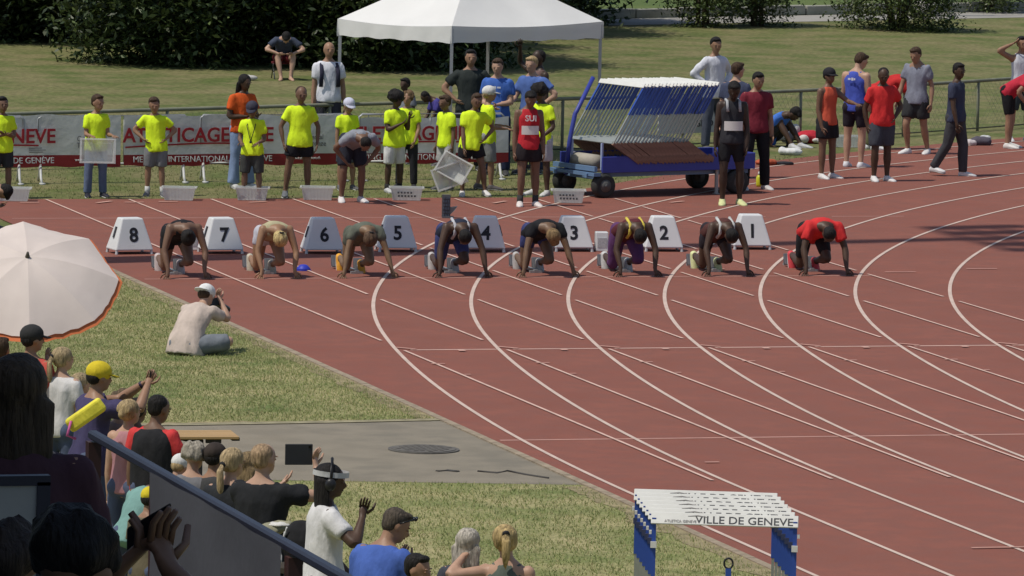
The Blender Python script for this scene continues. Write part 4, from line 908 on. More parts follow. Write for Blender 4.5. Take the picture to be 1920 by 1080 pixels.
P('official in bright blue t-shirt with dark sleeves, arms folded low, under the tent', (7.97, 16.4), -10, 1.78, pose(aR=((.15, .1, -1), (-.7, .7, -.25)), aL=((-.15, .1, -1), (.7, .65, -.1)), hp=10), LT, ('tee', (.055, .13, .42), 1.1), ('trousers', NAVY, 2), (.05, .05, .05), ('short', HBR), wide=1.05, extras=emblem_extra((.6, .62, .66), .235, .16, .025))
P('man in blue t-shirt with a hand on his hip, right of the folded-arms official', (8.58, 16.6), -38, 1.80, pose(aL=((-.8, -.25, -.7), (.65, .35, -.55)), aR=((.25, .35, -1), (-.5, .9, -.1)), hp=8, hy=-10), LT, ('tee', (.08, .14, .36), 1.2), ('trousers', NAVY, 2), (.05, .05, .05), ('short', HBL), wide=1.1)
P('man with raised arm partly hidden behind the man in blue t-shirt', (8.86, 17.2), -60, 1.86, pose(aR=((.7, .3, .5), (-.5, .3, .8))), DK, ('singlet', (.16, .1, .09)), ('trousers', CHAR, 2), (.05, .05, .05), ('buzz', HB))
P('man in white long sleeved shirt behind the hurdle trolley, hands on hips', (12.98, 21.3), 38, 1.83, pose(hy=25, hp=8, **HIPS), MD, ('long', (.62, .63, .68), 1.2), ('trousers', (.07, .08, .11), 2), (.1, .1, .1), ('short', HB))
P('man in navy t-shirt seen from behind, right of the white shirt man', (11.55, 15.6), 165, 1.78, pose(hy=35, hp=5), LT, ('tee', (.055, .065, .11), 1.1), ('trousers', CHAR, 2), (.05, .05, .05), ('short', HBR))
P('man in maroon t-shirt and black trousers standing right of the trolley', (11.22, 13.5), 20, 1.78, pose(hp=14, lR=((.12, .02, -1), (.04, -.03, -1)), lL=((-.12, .0, -1), (-.05, -.02, -1))), MD, ('tee', (.17, .022, .035), 1.15), ('trousers', (.016, .016, .018), 2), (.55, .52, .5), ('short', HB), wide=1.06)
P('dark skinned athlete in black and grey vest with white bib and yellow shoes', (9.99, 10.8), 10, 1.84, pose(hp=32, aR=((.16, .0, -1), (.08, .1, -1)), aL=((-.16, .05, -1), (.03, .2, -1)), lR=((.05, .10, -1), (.0, -.08, -1)), lL=((-.09, .02, -1), (-.02, -.05, -1))), DK, ('singlet', (.035, .035, .04)), ('tights', (.018, .018, .02), .72), (.60, .62, .30), ('short', HB), bib=(.115, .15, .075, None, 0), extras=strap_extra((.4, .41, .42)))
P('spectator in bright blue t-shirt sitting on the grass before the fence', (14.2, 22.2), 55, 1.72, dict(pel=(0, 0, .07), lean=24, bend=30, hp=20, hR=((.13, .12, .03), (1, -1, .4)), hL=((-.13, .14, .05), (-1, -1, .4)), fR=((.08, .33, .035), (.1, .6, 1)), fL=((-.08, .33, .035), (-.1, .6, 1))), DKB, ('tee', (.06, .17, .55), 1.1), ('shorts', CHAR, .9), (.5, .5, .5), ('short', HB))
P('athlete in orange vest, black shorts and dark cap gesturing with one arm', (13.03, 15.55), 42, 1.70, pose(aL=((-.1, .75, -.45), (.35, .95, -.05)), aR=((.1, -.05, -1), (-.05, .3, -1)), lR=((.05, .04, -1), (.0, -.02, -1)), lL=((-.06, .02, -1), (-.03, -.02, -1)), hy=5), BR, ('singlet', (.62, .11, .06)), ('shorts', (.022, .022, .026), .62), (.64, .62, .6), ('short', HB), cap=((.025, .024, .028),))
P('tall athlete in blue vest with a white mark on the back, seen from behind', (14.2, 17.7), 150, 1.82, pose(hy=28, hp=25, aL=((-.15, .15, -1), (.1, .5, -.8)), aR=((.14, .05, -1), (-.1, .5, -1)), lR=((.04, .05, -1), (.0, -.05, -1)), lL=((-.05, -.0, -1), (.0, -.05, -1))), LT, ('singlet', (.06, .09, .40)), ('tights', (.025, .02, .028), .7), (.62, .62, .64), ('short', HBR), wide=1.08, extras=emblem_extra((.6, .6, .65), .25, .13, .03, True))
P('person in red t-shirt bending down, partly hidden behind the athlete in blue vest', (15.75, 21.4), 95, 1.76, dict(drop=1, lean=50, bend=25, hp=10, aR=((.1, .7, -1), (-.1, .5, -1)), aL=((-.1, .6, -1), (.1, .5, -1)), lR=((.06, .14, -1), (.02, -.1, -1)), lL=((-.06, .02, -1), (-.02, -.12, -1))), MD, ('tee', (.50, .03, .03), 1.1), ('trousers', (.14, .14, .07), 2), (.6, .6, .6), ('short', HBR))
P('man in red polo shirt and dark shorts with one hand on his hip', (13.73, 15.0), 22, 1.76, pose(aL=((-.65, -.25, -.9), (.62, .45, -.7)), aR=((.3, -.3, -1), (-.1, .2, -1)), lR=((.06, .10, -1), (-.02, -.1, -1)), lL=((-.03, -.02, -1), (-.03, -.04, -1)), hp=18, hy=20), DKB, ('polo', (.60, .035, .035), 1.1), ('shorts', (.06, .065, .08), .85), (.66, .64, .62), ('buzz', HB), wide=1.05)
P('man in grey polo shirt and dark shorts walking, looking down to the left', (16.15, 20.4), -32, 1.80, pose(aL=((-.25, -.2, -1), (-.1, .25, -1)), aR=((.25, .2, -1), (.1, .4, -1)), lR=((.05, .3, -1), (.02, -.25, -1)), lL=((-.05, -.12, -1), (-.02, -.35, -1)), hp=20), MD, ('polo', (.21, .22, .27), 1.1), ('shorts', (.035, .036, .038), .75), (.66, .64, .62), ('short', HBR))
P('man in navy polo shirt and charcoal trousers striding to the left', (15.27, 15.95), 65, 1.78, pose(aL=((-.12, -.15, -1), (-.02, .1, -1)), aR=((.12, .1, -1), (.02, .25, -1)), lR=((.03, -.22, -1), (.0, -.62, -1)), lL=((-.03, .2, -1), (.0, .02, -1)), hp=8, hy=30), DKB, ('polo', (.045, .052, .085), 1.1), ('trousers', (.055, .056, .062), 2), (.64, .63, .62), ('short', HB))
P('athlete in red t-shirt and black tights bending with hands on knees at the right edge', (18.2, 21.7), 72, 1.78, dict(drop=1, lean=48, bend=26, hp=-15, hR=((.09, .20, .42), (.6, -1, .3)), hL=((-.09, .20, .42), (-.6, -1, .3)), lR=((.08, .12, -1), (.02, -.04, -1)), lL=((-.08, .04, -1), (-.02, -.04, -1))), MD, ('tee', (.46, .028, .05), 1.0), ('tights', (.016, .016, .018), .85), (.66, .64, .6), ('short', (.12, .09, .06)))
P('person in white top with both hands on the head at the right edge', (18.95, 23.2), 20, 1.76, pose(aR=((.95, .1, .45), (-.75, .05, .35)), aL=((-.95, .1, .45), (.75, .05, .35)), lR=((.12, .05, -1), (.06, -.05, -1)), lL=((-.12, -.02, -1), (-.05, -.1, -1))), MD, ('singlet', (.55, .56, .6)), ('shorts', (.04, .06, .06), .9), (.6, .6, .6), ('short', HB))

sb = thing('sponsor_board', 'white sponsor board with black shapes and SPO lettering on the fence behind the trolley', 'sign board', (12.75, 21.75, 0), math.atan2(2.1, 4.7))
mb = MB(); mb.box((0, -.03, .56), (1.5, .02, .62)); mb.build('panel', mat((.50, .51, .48), .6, .06), sb)
mb = MB()
for k in range(4): mb.hexa([(-.6+k*.3, -.046, .56), (-.5+k*.3, -.046, .56), (-.5+k*.3, -.041, .56), (-.6+k*.3, -.041, .56)], [(-.5+k*.3, -.046, .83), (-.42+k*.3, -.046, .83), (-.42+k*.3, -.041, .83), (-.5+k*.3, -.041, .83)])
mb.build('graphic', SLOT, sb); text('lettering', 'SPO', .16, SLOT, sb, (.25, -.046, .40), (R(90), 0, 0), 'CENTER', 1.3, .003)
# things lying around the start
def lump(name, lab, cat, loc, parts, mats, fold=.012, rz=0):
    t = thing(name, lab, cat, loc, rz)
    for nm, g, m in parts: blob(nm, g, m, t, .014, .4, fold)
    return t
lump('backpack', 'grey and white backpack standing on the grass beside the seated blue shirt', 'backpack', (14.8, 23.0, 0), [('pack', MB().ell((0, 0, .17), (.15, .13, .2)).ell((0, -.1, .12), (.11, .07, .1)), cloth((.16, .17, .19))), ('pocket', MB().ell((.1, -.1, .2), (.09, .08, .12)), cloth((.5, .5, .48)))], None)
lump('sports_bag', 'red and white sports bag lying on the grass in front of the fence', 'bag', (15.1, 22.8, 0), [('bag', MB().ell((0, 0, .10), (.24, .16, .12)).ell((.12, -.05, .07), (.2, .12, .08)), cloth((.46, .03, .045))), ('towel', MB().ell((-.12, -.13, .08), (.1, .07, .07)).ell((.14, -.16, .06), (.12, .05, .05)), cloth((.6, .56, .52)))], None)
lump('towel_bundle', 'rolled white towel bundle lying on the grass beside the track', 'towel', (14.0, 20.3, 0), [('roll', MB().ell((0, 0, .055), (.19, .11, .065)).ell((-.14, .02, .06), (.08, .09, .065)), cloth((.66, .66, .64)))], None, rz=-.2)
lump('jacket', 'orange and black jacket dropped on the grass behind the maroon shirt', 'jacket', (13.0, 18.2, 0), [('body', MB().ell((-.1, 0, .05), (.18, .14, .06)), cloth((.42, .10, .05))), ('sleeve', MB().ell((.2, -.04, .03), (.16, .06, .04)), cloth((.03, .03, .035)))], None)
lump('clothes_pile', 'pile of dark and white clothes on the grass near the right edge', 'clothes', (17.9, 22.3, 0), [('dark_clothes', MB().ell((.05, 0, .07), (.2, .15, .09)), cloth((.09, .08, .10))), ('white_clothes', MB().ell((-.16, -.06, .05), (.13, .1, .06)), cloth((.55, .5, .5))), ('shoe', MB().ell((.16, .1, .12), (.12, .08, .05)), cloth((.5, .5, .5)))], None)
bt_ = thing('drink_bottle', 'yellow drink bottle with white cap at the feet of the maroon shirt man', 'bottle', (11.46, 14.0, .012))
mb = MB(); mb.loft([(0, 0, 0), (0, 0, .03), (0, 0, .14), (0, 0, .18)], [.05, .055, .055, .028], n=12); mb.build('body', mat((.55, .55, .03), .4, .05), bt_, True)
mb = MB(); mb.loft([(0, 0, .175), (0, 0, .22), (0, 0, .23)], [.03, .027, .012], n=10); mb.build('cap', mat((.6, .6, .58), .5, 0), bt_, True)
P('person kneeling low at the far left edge of the track, white shirt and dark shorts', (-2.08, 7.1), 85, 1.72, dict(pel=(0, -.05, .19), lean=35, bend=40, hp=40, hR=((.12, .22, .2), (1, -1, .4)), hL=((-.12, .24, .2), (-1, -1, .4)), fR=((.07, -.26, .04), (.2, 1, -.6)), fL=((-.07, .2, .035), (-.1, 1, .8))), MD, ('tee', (.64, .64, .62), 1.2), ('trousers', BLK, 2), (.1, .1, .1), ('short', HB), z=.012)
# ------------------------------------------------------------------ hurdles
HB_BLUE = paint((.035, .085, .36), .4); HB_WH = paint((.70, .69, .64), .5); HB_GR = metal((.42, .44, .40), .45); HB_BR = mat((.25, .145, .10), .7, .25, 8.)
def hurdle_parts():
    d = {}
    mb = MB(); mb.box((0, 0, 1.02), (1.2, .014, .075)); d['crossbar'] = (bevel_mesh(mb.mesh('crossbar', [HB_WH])), None)
    for s, k in ((-1, 'upright'), (1, 'upright.b')):
        mb = MB(); mb.box((s*.575, .018, .27), (.024, .018, .50), mi=0); mb.box((s*.575, .018, .77), (.034, .024, .5), mi=1); d[k] = (mb.mesh('upright', [HB_GR, HB_BLUE]), None)
        mb = MB(); mb.box((s*.575, .29, .022), (.045, .56, .04)); mb.box((s*.575, .50, .05), (.06, .1, .05)); d['foot'+k[7:]] = (mb.mesh('foot', [HB_BR]), None)
    mb = MB(); mb.box((0, .018, .04), (1.12, .03, .045)); d['base_bar'] = (mb.mesh('base_bar', [HB_GR]), None)
    return d
def bevel_mesh(me):
    bm = bmesh.new(); bm.from_mesh(me); bmesh.ops.bevel(bm, geom=bm.edges[:], offset=.004, segments=1, affect='EDGES', profile=.5); bm.to_mesh(me); bm.free(); return me
HP = hurdle_parts()
mb = MB(); mb.box((0, 0, .02), (1.2, .014, .105)); XB2 = bevel_mesh(mb.mesh('crossbar', [HB_WH]))
def hurdle(lab, m, group, tilt=0):
    t = thing('hurdle', lab, 'hurdle', (0, 0, 0), 0, group); t.matrix_world = m
    for k, (me, _) in HP.items():
        o = link(k.split('.')[0], me, t)
        if k == 'crossbar' and tilt: o.data = XB2; o.location = (0, .01, 1.0); o.rotation_euler = (R(-tilt), 0, 0)
    return t
e1 = np.array((.954, .299, 0)); e2 = np.array((.299, -.954, 0)); CO = np.array((8.26, 12.55, 0)); CRZ = math.atan2(.299, .954)
tr = thing('hurdle_trolley', 'blue four wheeled trolley with balloon tyres carrying a row of leaning hurdles', 'trolley', tuple(CO), CRZ)
TB = paint((.040, .055, .30), .45); TLB = paint((.13, .22, .36), .5)
mb = MB()
for s in (1, -1): mb.box((1.32, s*.56, .50), (2.75, .03, .24))
mb.box((2.70, 0, .50), (.03, 1.1, .24)); bevel(mb.build('side_board', TB, tr), .006, 1)
mb = MB(); mb.box((1.32, 0, .41), (2.7, 1.06, .03)); mb.build('deck', mat((.12, .08, .06), .8, .2, 6.), tr)
mb = MB()
for y in (-.42, .42): mb.box((1.2, y, .34), (2.9, .06, .06))
for x in (0, 2.4): mb.box((x, 0, .30), (.07, 1.0, .07))
mb.box((-.16, 0, .36), (.12, 1.2, .05)); mb.box((-.16, 0, .44), (.05, 1.12, .07)); mb.build('chassis', TLB, tr)
tyre = None
for x, y in ((0, -.52), (0, .52), (2.4, -.52), (2.4, .52)):
    if tyre is None:
        mb = MB(); n = 20; ring = []
        for i, (r_, yy) in enumerate(((.09, -.07), (.15, -.085), (.178, -.06), (.188, 0), (.178, .06), (.15, .085), (.09, .07))): ring.append((r_, yy))
        v = [(r_*math.cos(6.2832*j/n), yy, r_*math.sin(6.2832*j/n)) for r_, yy in ring for j in range(n)]
        mb.add(v, [(i*n+j, i*n+(j+1) % n, (i+1)*n+(j+1) % n, (i+1)*n+j) for i in range(6) for j in range(n)]); tyre = mb.mesh('tyre', [mat((.035, .036, .034), .85, .2, 12.)], True)
        mb = MB(); mb.loft([(0, -.075, 0), (0, .075, 0)], [.095, .095], n=16); mb.loft([(0, -.09, 0), (0, .09, 0)], [.03, .03], n=10); rim_ = mb.mesh('rim', [mat((.10, .10, .095), .6, .2)], True)
    w_ = link('wheel', tyre, tr); w_.location = (x, y, .19); link('rim', rim_, w_)
mb = MB(); mb.loft([(-.12, .30, .30), (-.08, .28, .80), (.02, .30, 1.20), (.05, .30, 1.24), (.42, .44, 1.72)], [.035]*5, n=8); mb.build('handle_bar', TB, tr, True)
mb = MB(); mb.tube((.05, -.30, .52), (.05, .38, .52), .11, n=14); mb.build('roller', mat((.36, .33, .27), .7, .1), tr, True)
mb = MB()
for y in (-.5, .3): mb.box((-.02, y, .62), (.03, .03, .4))
mb.build('stake', paint((.35, .42, .6)), tr)
mb = MB(); mb.tube((2.05, -.50, .0), (2.05, -.50, .4), .03); mb.box((2.05, -.5, .012), (.08, .08, .02)); mb.build('support_leg', GALV, tr)
tt_ = R(32.5)
U = e1*math.sin(tt_)+np.array((0, 0, math.cos(tt_))); Fd = e1*math.cos(tt_)-np.array((0, 0, math.sin(tt_))); Xd = -np.cross(U, Fd)
Xd = np.cross(Fd, U)
for i in range(22):
    HZ = None; o = CO+e1*(.22+i*.063+random.uniform(-.008, .008))+np.array((0, 0, .80+random.uniform(-.006, .006)))-e1*.12
    m_ = Matrix(((Xd[0], Fd[0], U[0], o[0]), (Xd[1], Fd[1], U[1], o[1]), (Xd[2], Fd[2], U[2], o[2]), (0, 0, 0, 1)))
    hurdle(f'hurdle leaning on the blue trolley, {ORD[i]} from its left end', m_, 'hurdles on the blue trolley')
# stack in the foreground with lettered boards
HTX = mat((.06, .06, .065), .6, 0); HTX2 = mat((.28, .26, .25), .7, 0)
HFW = [('nearest hurdle of the foreground stack, its VILLE DE GENEVE board fully readable')]+[f'{ORD[i]} hurdle from the front in the foreground stack, its board partly covered' for i in range(1, 7)]
for i in range(7):
    t_ = i/6; c = np.array((-3.06+.285*t_, -30.72+1.45*t_, -.012)); rz = R(-20+random.uniform(-1.2, 1.2))
    m_ = Matrix.Translation(Vector(c)) @ Matrix.Rotation(rz, 4, 'Z')
    h = hurdle(HFW[i], m_, 'hurdles of the foreground stack', 30)
    text('lettering', 'VILLE DE GENEVE', .092, HTX, h, (.56, .008, 1.012), (R(60), 0, 0), 'RIGHT', 1.12, .0012, .001)
    text('small_lettering', 'ATLETICA GENEVE', .031, HTX2, h, (-.49, -.003, 1.0), (R(60), 0, 0), 'LEFT', 1., .001)
    mb = MB(); mb.loft([(-.30, .022, 1.040), (-.22, .024, 1.045), (-.14, .02, 1.035)], [.002, .006, .002], .002, (0, 0, 1), 5); mb.build('emblem', mat((.45, .42, .40), .7, 0), h)
    for s in (1, -1):
        mb = MB(); mb.box((s*.575, -.006, .80), (.05, .02, .05)); mb.build('height_clip', mat((.05, .06, .12), .5, .1) if i else HB_WH, h)
        mb = MB(); mb.box((s*.604, .02, .90), (.02, .03, .03)); mb.build('bolt', HB_WH, h)
pb = thing('pull_bar', 'blue upright pull bar topped by a dark ring before the hurdle stack', 'pull bar', (-3.35, -31.77, 0), cf(180))
mb = MB(); mb.box((0, 0, .38), (.045, .03, .76)); mb.build('bar', HB_BLUE, pb)
mb = MB(); n = 18; mb.loft([(.035*math.cos(6.2832*k/n), 0, .80+.042*math.sin(6.2832*k/n)) for k in range(n+1)], .009, n=6, side=(0, 1, 0)); mb.build('ring', mat((.02, .02, .022), .5, .1), pb, True)
mb = MB(); mb.box((0, 0, .02), (.3, .3, .04)); mb.build('base_plate', HB_GR, pb)

# ------------------------------------------------------------------ photographer on the grass
def camera_extra(t, J, q):
    g = MB(); c = q['hp'](.0, 1.55, -.05); ax = q['ax']; g.box(c, (.13, .07, .10), axes=ax); b = g.build('camera', mat((.02, .02, .022), .5, .1), t)
    g = MB(); g.loft([c+q['Fh']*.03, c+q['Fh']*.20], [.042, .05], n=12); g.build('lens', mat((.02, .02, .022), .4, .1), b, True)
P('photographer in white cap and beige t-shirt sitting on the grass, seen from behind', (-2.55, -8.75), 150, 1.72, dict(pel=(0, -.04, .06), lean=14, bend=44, hp=-28, hy=12, hR=((.05, .30, .34), (.7, -.1, -1)), hL=((-.04, .31, .33), (-.6, -.2, -1)), cuR=1., cuL=1., fR=((.03, .24, .04), (1, .35, .22)), fL=((.03, .32, .045), (-.7, .5, .45))), LT, ('tee', (.52, .43, .37), 1.75), ('shorts', (.17, .185, .205), 1.0), (.05, .05, .05), ('short', HBR), cap=((.70, .70, .68), 'back'), sock=((.6, .6, .58), .5), extras=camera_extra, wide=1.05)

# ------------------------------------------------------------------ umbrella
UC = np.array((-6.98, -21.35, 2.10)); cdir = nrm(V3(CAM_POS)-UC); axu = nrm(cdir*math.sin(R(35))+np.array((0, 0, 1))*math.cos(R(35))*1.0+CR*.03)
ux = nrm(np.cross((0, 0, 1), axu)); uy = np.cross(axu, ux); Ru, hu, NU = .86, .26, 8
um = thing('umbrella', 'large off white umbrella with orange lining tilted towards the stand', 'umbrella', tuple(UC))
UW = mat((.74, .655, .59), .75, .05, 3., .2, 3., trans=.18); UO = mat((.62, .17, .06), .8, .06, 3.)
def up_(r_, a, o=0.):
    q = (a/(2*math.pi)*NU) % 1; sag = -.035*math.sin(math.pi*q)*r_; rr = Ru*r_*(1-.055*math.sin(math.pi*q)*r_**2)
    wr = .012*math.sin(a*31+r_*4)*r_**2*math.sin(math.pi*q)
    return ux*math.cos(a)*rr+uy*math.sin(a)*rr+axu*(hu*(1-r_**1.8)+sag+o+wr)
a0 = .22
for gi in range(NU):
    n, m = 8, 9; mb = MB(); mo = MB()
    v = [up_(i/m, a0*0+2*math.pi*(gi+j/n)/NU) for i in range(m+1) for j in range(n+1)]
    v = [p*1 for p in v]; f = [(i*(n+1)+j, i*(n+1)+j+1, (i+1)*(n+1)+j+1, (i+1)*(n+1)+j) for i in range(m) for j in range(n)]
    mb.add(v, f); mb.build('panel', UW, um, True)
    v2 = [up_(.06+.985*i/m, 2*math.pi*(gi+j/n)/NU, -.02+.006*(i == m)) for i in range(m+1) for j in range(n+1)]; mo.add(v2, f); mo.build('lining', UO, um, True)
    mb = MB(); a = 2*math.pi*gi/NU; mb.loft([up_(r_, a, -.03) for r_ in (0.02, .35, .7, 1.0)], .005, n=5); mb.build('rib', mat((.2, .2, .2), .4, 0), um)
um.rotation_euler = (0, 0, 0)
mb = MB(); mb.loft([axu*(hu-.02), axu*(hu+.015), axu*(hu+.055)], [.028, .02, .010], n=10); mb.build('ferrule', mat((.09, .08, .06), .5, .1), um, True)
mb = MB(); mb.tube(axu*hu, -axu*.55, .009); mb.build('shaft', mat((.15, .15, .15), .4, 0), um, True)
mb = MB(); mb.loft([-axu*.5, -axu*.6, -axu*.68], [.014, .018, .014], n=8); mb.build('handle', mat((.05, .04, .03), .5, 0), um, True)

# ------------------------------------------------------------------ spectators along the near side
def S(lab, xy, a, H, ps, sk, top, bot, hair, **k): return P(lab, xy, a, H, ps, sk, top, bot, k.pop('shoe', (.1, .1, .1)), hair, hi=True, **k)
WATCH = pose(hp=4); JN = ('trousers', (.08, .10, .16), 2)
S('spectator in red shirt under the umbrella, only a shoulder showing at the left edge', (-7.46, -22.55), 165, 1.66, pose(hR=((.22, .16, .87), (1, -.5, -1))), MD, ('tee', (.40, .05, .03), 1.1), JN, ('short', HBR))
S('man in black cap and red top below the umbrella', (-7.17, -22.5), 158, 1.76, pose(hy=38), MD, ('tee', (.50, .09, .07), 1.1), JN, ('short', HB), cap=((.035, .035, .035),))
S('woman with long blonde ponytail and white t-shirt behind the yellow cap man', (-6.91, -22.66), 155, 1.58, pose(hy=35), LT, ('tee', (.60, .58, .56), 1.0), JN, ('pony', (.33, .25, .14), .25, 2.6))
S('small blonde child with tied up curls next to the woman with the ponytail', (-6.66, -22.3), 150, 1.28, pose(hy=25), LT, ('tee', (.55, .50, .48), 1.0), JN, ('braid', (.34, .26, .15)), kid=.6)
def phone(t, J, q):
    g = MB(); pe, hd, pn, wd = J['handR']; pl, *_ = J['handL']; c = (pe+pl)/2+hd*.03; g.box(c, (.15, .012, .075), axes=[nrm(pe-pl), np.cross(nrm(pe-pl), (0, 0, 1)), (0, 0, 1)]); bevel(g.build('phone', mat((.015, .015, .018), .3, 0), t), .004, 1)
    g = MB(); w, e = J['wrL'], J['elL']; d = nrm(w-e); g.loft([w-d*.03, w-d*.005], .033, n=10); g.build('watch', mat((.03, .02, .05), .4, 0), t, True)
S('man in yellow cap and purple t-shirt holding up a phone with both hands', (-7.34, -25.95), 118, 1.80, pose(hR=((.12, .25, .90), (1, -.2, -1)), hL=((.03, .27, .90), (-1, -.3, -1)), lean=5, hp=0, cuR=.8, cuL=.8), MD, ('tee', (.060, .052, .115), 1.25), JN, ('short', HB), cap=((.62, .48, .03),), extras=phone, wide=1.15)
S('woman with braided blonde hair and bare shoulders behind the yellow cushion', (-7.16, -26.7), 150, 1.56, pose(hy=20), LT, ('singlet', (.40, .20, .22)), JN, ('braid', (.34, .25, .13)))
S('dark haired child with lowered head in front of the boy in the black top', (-6.86, -25.65), 160, 1.43, pose(hp=10), BR, ('tee', (.55, .04, .05), 1.2), JN, ('short', HB), kid=.5)
def over_vest(t, J, q):
    g = MB(); sp, sc, X_, fr_ = q['spine'], q['sc'], q['Xs'], q['fr']
    g.loft([sp(s_) for s_ in (-.05, .05, .15, .21, .25, .285, .315)], np.array([.130, .126, .126, .126, .122, .108, .066])*sc, np.array([.100, .096, .098, .098, .096, .088, .064])*sc, X_, 16)
    blob('vest', g, cloth((.022, .022, .024)), t, .0125*sc, .3, .008*sc)
S('boy with short dark hair in a sleeveless black top over red sleeves', (-7.00, -27.0), 155, 1.62, pose(hp=14, hy=18, aR=((.3, .3, -1), (-.05, .8, -.5))), BR, ('tee', (.55, .05, .05), 1.15), JN, ('buzz', HB), kid=.4, wide=1.1, extras=over_vest)
S('child with tousled brown hair between the yellow cap man and the braided woman', (-7.02, -25.7), 140, 1.50, pose(hp=8), LT, ('tee', (.30, .22, .20), 1.2), JN, ('curly', (.10, .07, .04)), kid=.5)
cu_ = thing('seat_cushion', 'bright yellow padded seat cushion held behind the yellow cap man', 'cushion', (-7.55, -26.8, 1.46), cf(180))
mb = MB(); mb.box((0, 0, 0), (.36, .10, .13)); o = bevel(mb.build('pad', cloth((.74, .66, .07)), cu_), .03, 3); o.rotation_euler = (0, R(-36), 0)
mb = MB(); mb.loft([(-.12, -.05, -.05), (-.15, -.09, -.17), (-.08, -.05, -.2)], .012, n=6); mb.build('strap', cloth((.55, .12, .3)), cu_, True)
S('spectator in teal shirt leaning forward, seen through the gap of the railing', (-7.74, -29.5), 150, 1.48, dict(drop=1, lean=30, bend=20, hp=20, lR=((.1, .1, -1), (.02, -.1, -1)), lL=((-.1, .1, -1), (-.02, -.1, -1))), BR, ('tee', (.17, .31, .28), 1.2), JN, ('short', HBR))
S('spectator in yellow cap low behind the railing post', (-7.93, -31.0), 145, 1.36, pose(hp=10), MD, ('tee', (.13, .11, .07), 1.2), JN, ('short', HB), cap=((.60, .48, .03),))
S('small person in plain white cap before the bench', (-7.30, -29.2), 140, 1.40, pose(hp=20), LT, ('tee', (.5, .12, .10), 1.1), JN, ('short', HBL), cap=((.66, .65, .62),))
S('older woman with short curly grey hair and grey top', (-7.37, -30.1), 158, 1.60, pose(hp=8), LT, ('tee', (.16, .16, .17), 1.1), JN, ('curly', (.28, .25, .20)))
S('person in dark brown cap just behind the blonde ponytail woman', (-7.22, -30.2), 150, 1.60, pose(hp=5), MD, ('tee', (.05, .05, .05), 1.1), JN, ('short', HB), cap=((.045, .035, .03),))
S('woman with pulled back blonde hair and black top next to the bald man', (-7.27, -31.0), 150, 1.66, pose(hy=10, hp=6), LT, ('tee', (.025, .027, .03), 1.2), JN, ('pony', (.36, .27, .15), -.15, 2.6))
S('woman with long dark blonde hair between the ponytail woman and the bald man', (-7.03, -30.6), 160, 1.58, pose(hy=20), LT, ('tee', (.04, .04, .045), 1.1), JN, ('long', (.20, .14, .07)))
def tablet(t, J, q):
    g = MB(); pe, hd, pn, wd = J['handR']; ax_ = [nrm(CR*.97+np.array((0, 0, .02))), nrm(CF), (0, 0, 1.)]
    Rm = np.array(ax_); yaw = t.rotation_euler.z; c_, s_ = math.cos(-yaw), math.sin(-yaw); Rz = np.array([[c_, -s_, 0], [s_, c_, 0], [0, 0, 1]]); L_ = Rm @ Rz.T
    c = pe+hd*.02-L_[0]*.125-L_[2]*.01; g.box(c, (.215, .012, .165), axes=L_); b = bevel(g.build('tablet', mat((.025, .027, .03), .5, .05), t), .004, 1)
    g = MB(); g.box(c-L_[1]*.008+L_[0]*.085+L_[2]*.06, (.02, .004, .02), axes=L_); g.build('camera_lens', mat((.01, .01, .01), .2, 0), b)
S('man with shaved head and black t-shirt filming with a tablet', (-7.25, -32.0), 155, 1.82, pose(hR=((.175, .17, .90), (1, -.4, -1)), hL=((-.03, .22, .80), (-1, -.3, -1)), hy=12, hp=2, cuR=.5, hdR=(-.2, .2, 1)), LT, ('tee', (.02, .021, .023), 1.25), JN, ('buzz', (.32, .22, .13)), extras=tablet, wide=1.12)
def headband(t, J, q):
    g = MB(); hp_, a, Xh, Fh, uh = q['hp'], q['a'], q['Xh'], q['Fh'], q['uh']
    n = 20; v = []
    for z in (.30, .62):
        for i in range(n): v.append(hp_(math.cos(6.2832*i/n)*.98, math.sin(6.2832*i/n)*1.10-.08, z))
    g.add(v, [(i, (i+1) % n, n+(i+1) % n, n+i) for i in range(n)]); g.build('headband', cloth((.5, .5, .5)), t, True)
    g = MB(); g.loft([hp_(-1.02, 0, -.1), hp_(-.95, -.05, .8), hp_(0, -.1, 1.35), hp_(.95, -.05, .8), hp_(1.02, 0, -.1)], .012, n=6)
    for s in (1, -1): g.ell(hp_(s*1.02, -.02, -.12), (.03, .045, .05), q['ax'])
    g.build('headphones', mat((.02, .02, .022), .4, 0), t, True)
S('man with braids, headphones and grey headband in white, hand at his chin', (-7.10, -33.46), 105, 1.84, pose(hR=((.12, .13, .80), (1, -.2, -1)), aL=((-.15, .2, -1), (.3, .8, -.8)), hy=15, hp=5, cuR=.8, hdR=(-.3, .2, 1)), DKB, ('tee', (.60, .59, .58), 1.35), ('trousers', (.05, .05, .06), 2), ('dread', HB), extras=headband, wide=1.05)
lump('shoulder_bag', 'black shoulder bag with white piping beside the white t-shirt man', 'bag', (-7.10, -32.75, 1.02), [('bag', MB().ell((0, 0, .12), (.16, .10, .20)), cloth((.02, .02, .022))), ('piping', MB().loft([(-.14, -.07, -.03), (-.155, -.06, .12), (-.10, -.07, .27)], .012, n=6), cloth((.6, .6, .6)))], None, .006, cf(170))
stl = thing('bag_stand', 'dark bar stool carrying the shoulder bag and the light jacket', 'stool', (-7.15, -32.65, 0))
mb = MB(); mb.loft([(0, 0, .93), (0, 0, .97)], [.2, .2], n=16); mb.build('seat', mat((.05, .04, .03), .7, .1), stl)
for k in range(4): mb = MB(); mb.tube((.2*math.cos(k*1.57+.7), .2*math.sin(k*1.57+.7), 0), (.13*math.cos(k*1.57+.7), .13*math.sin(k*1.57+.7), .94), .015); mb.build('leg', mat((.05, .05, .05), .6, 0), stl, True)
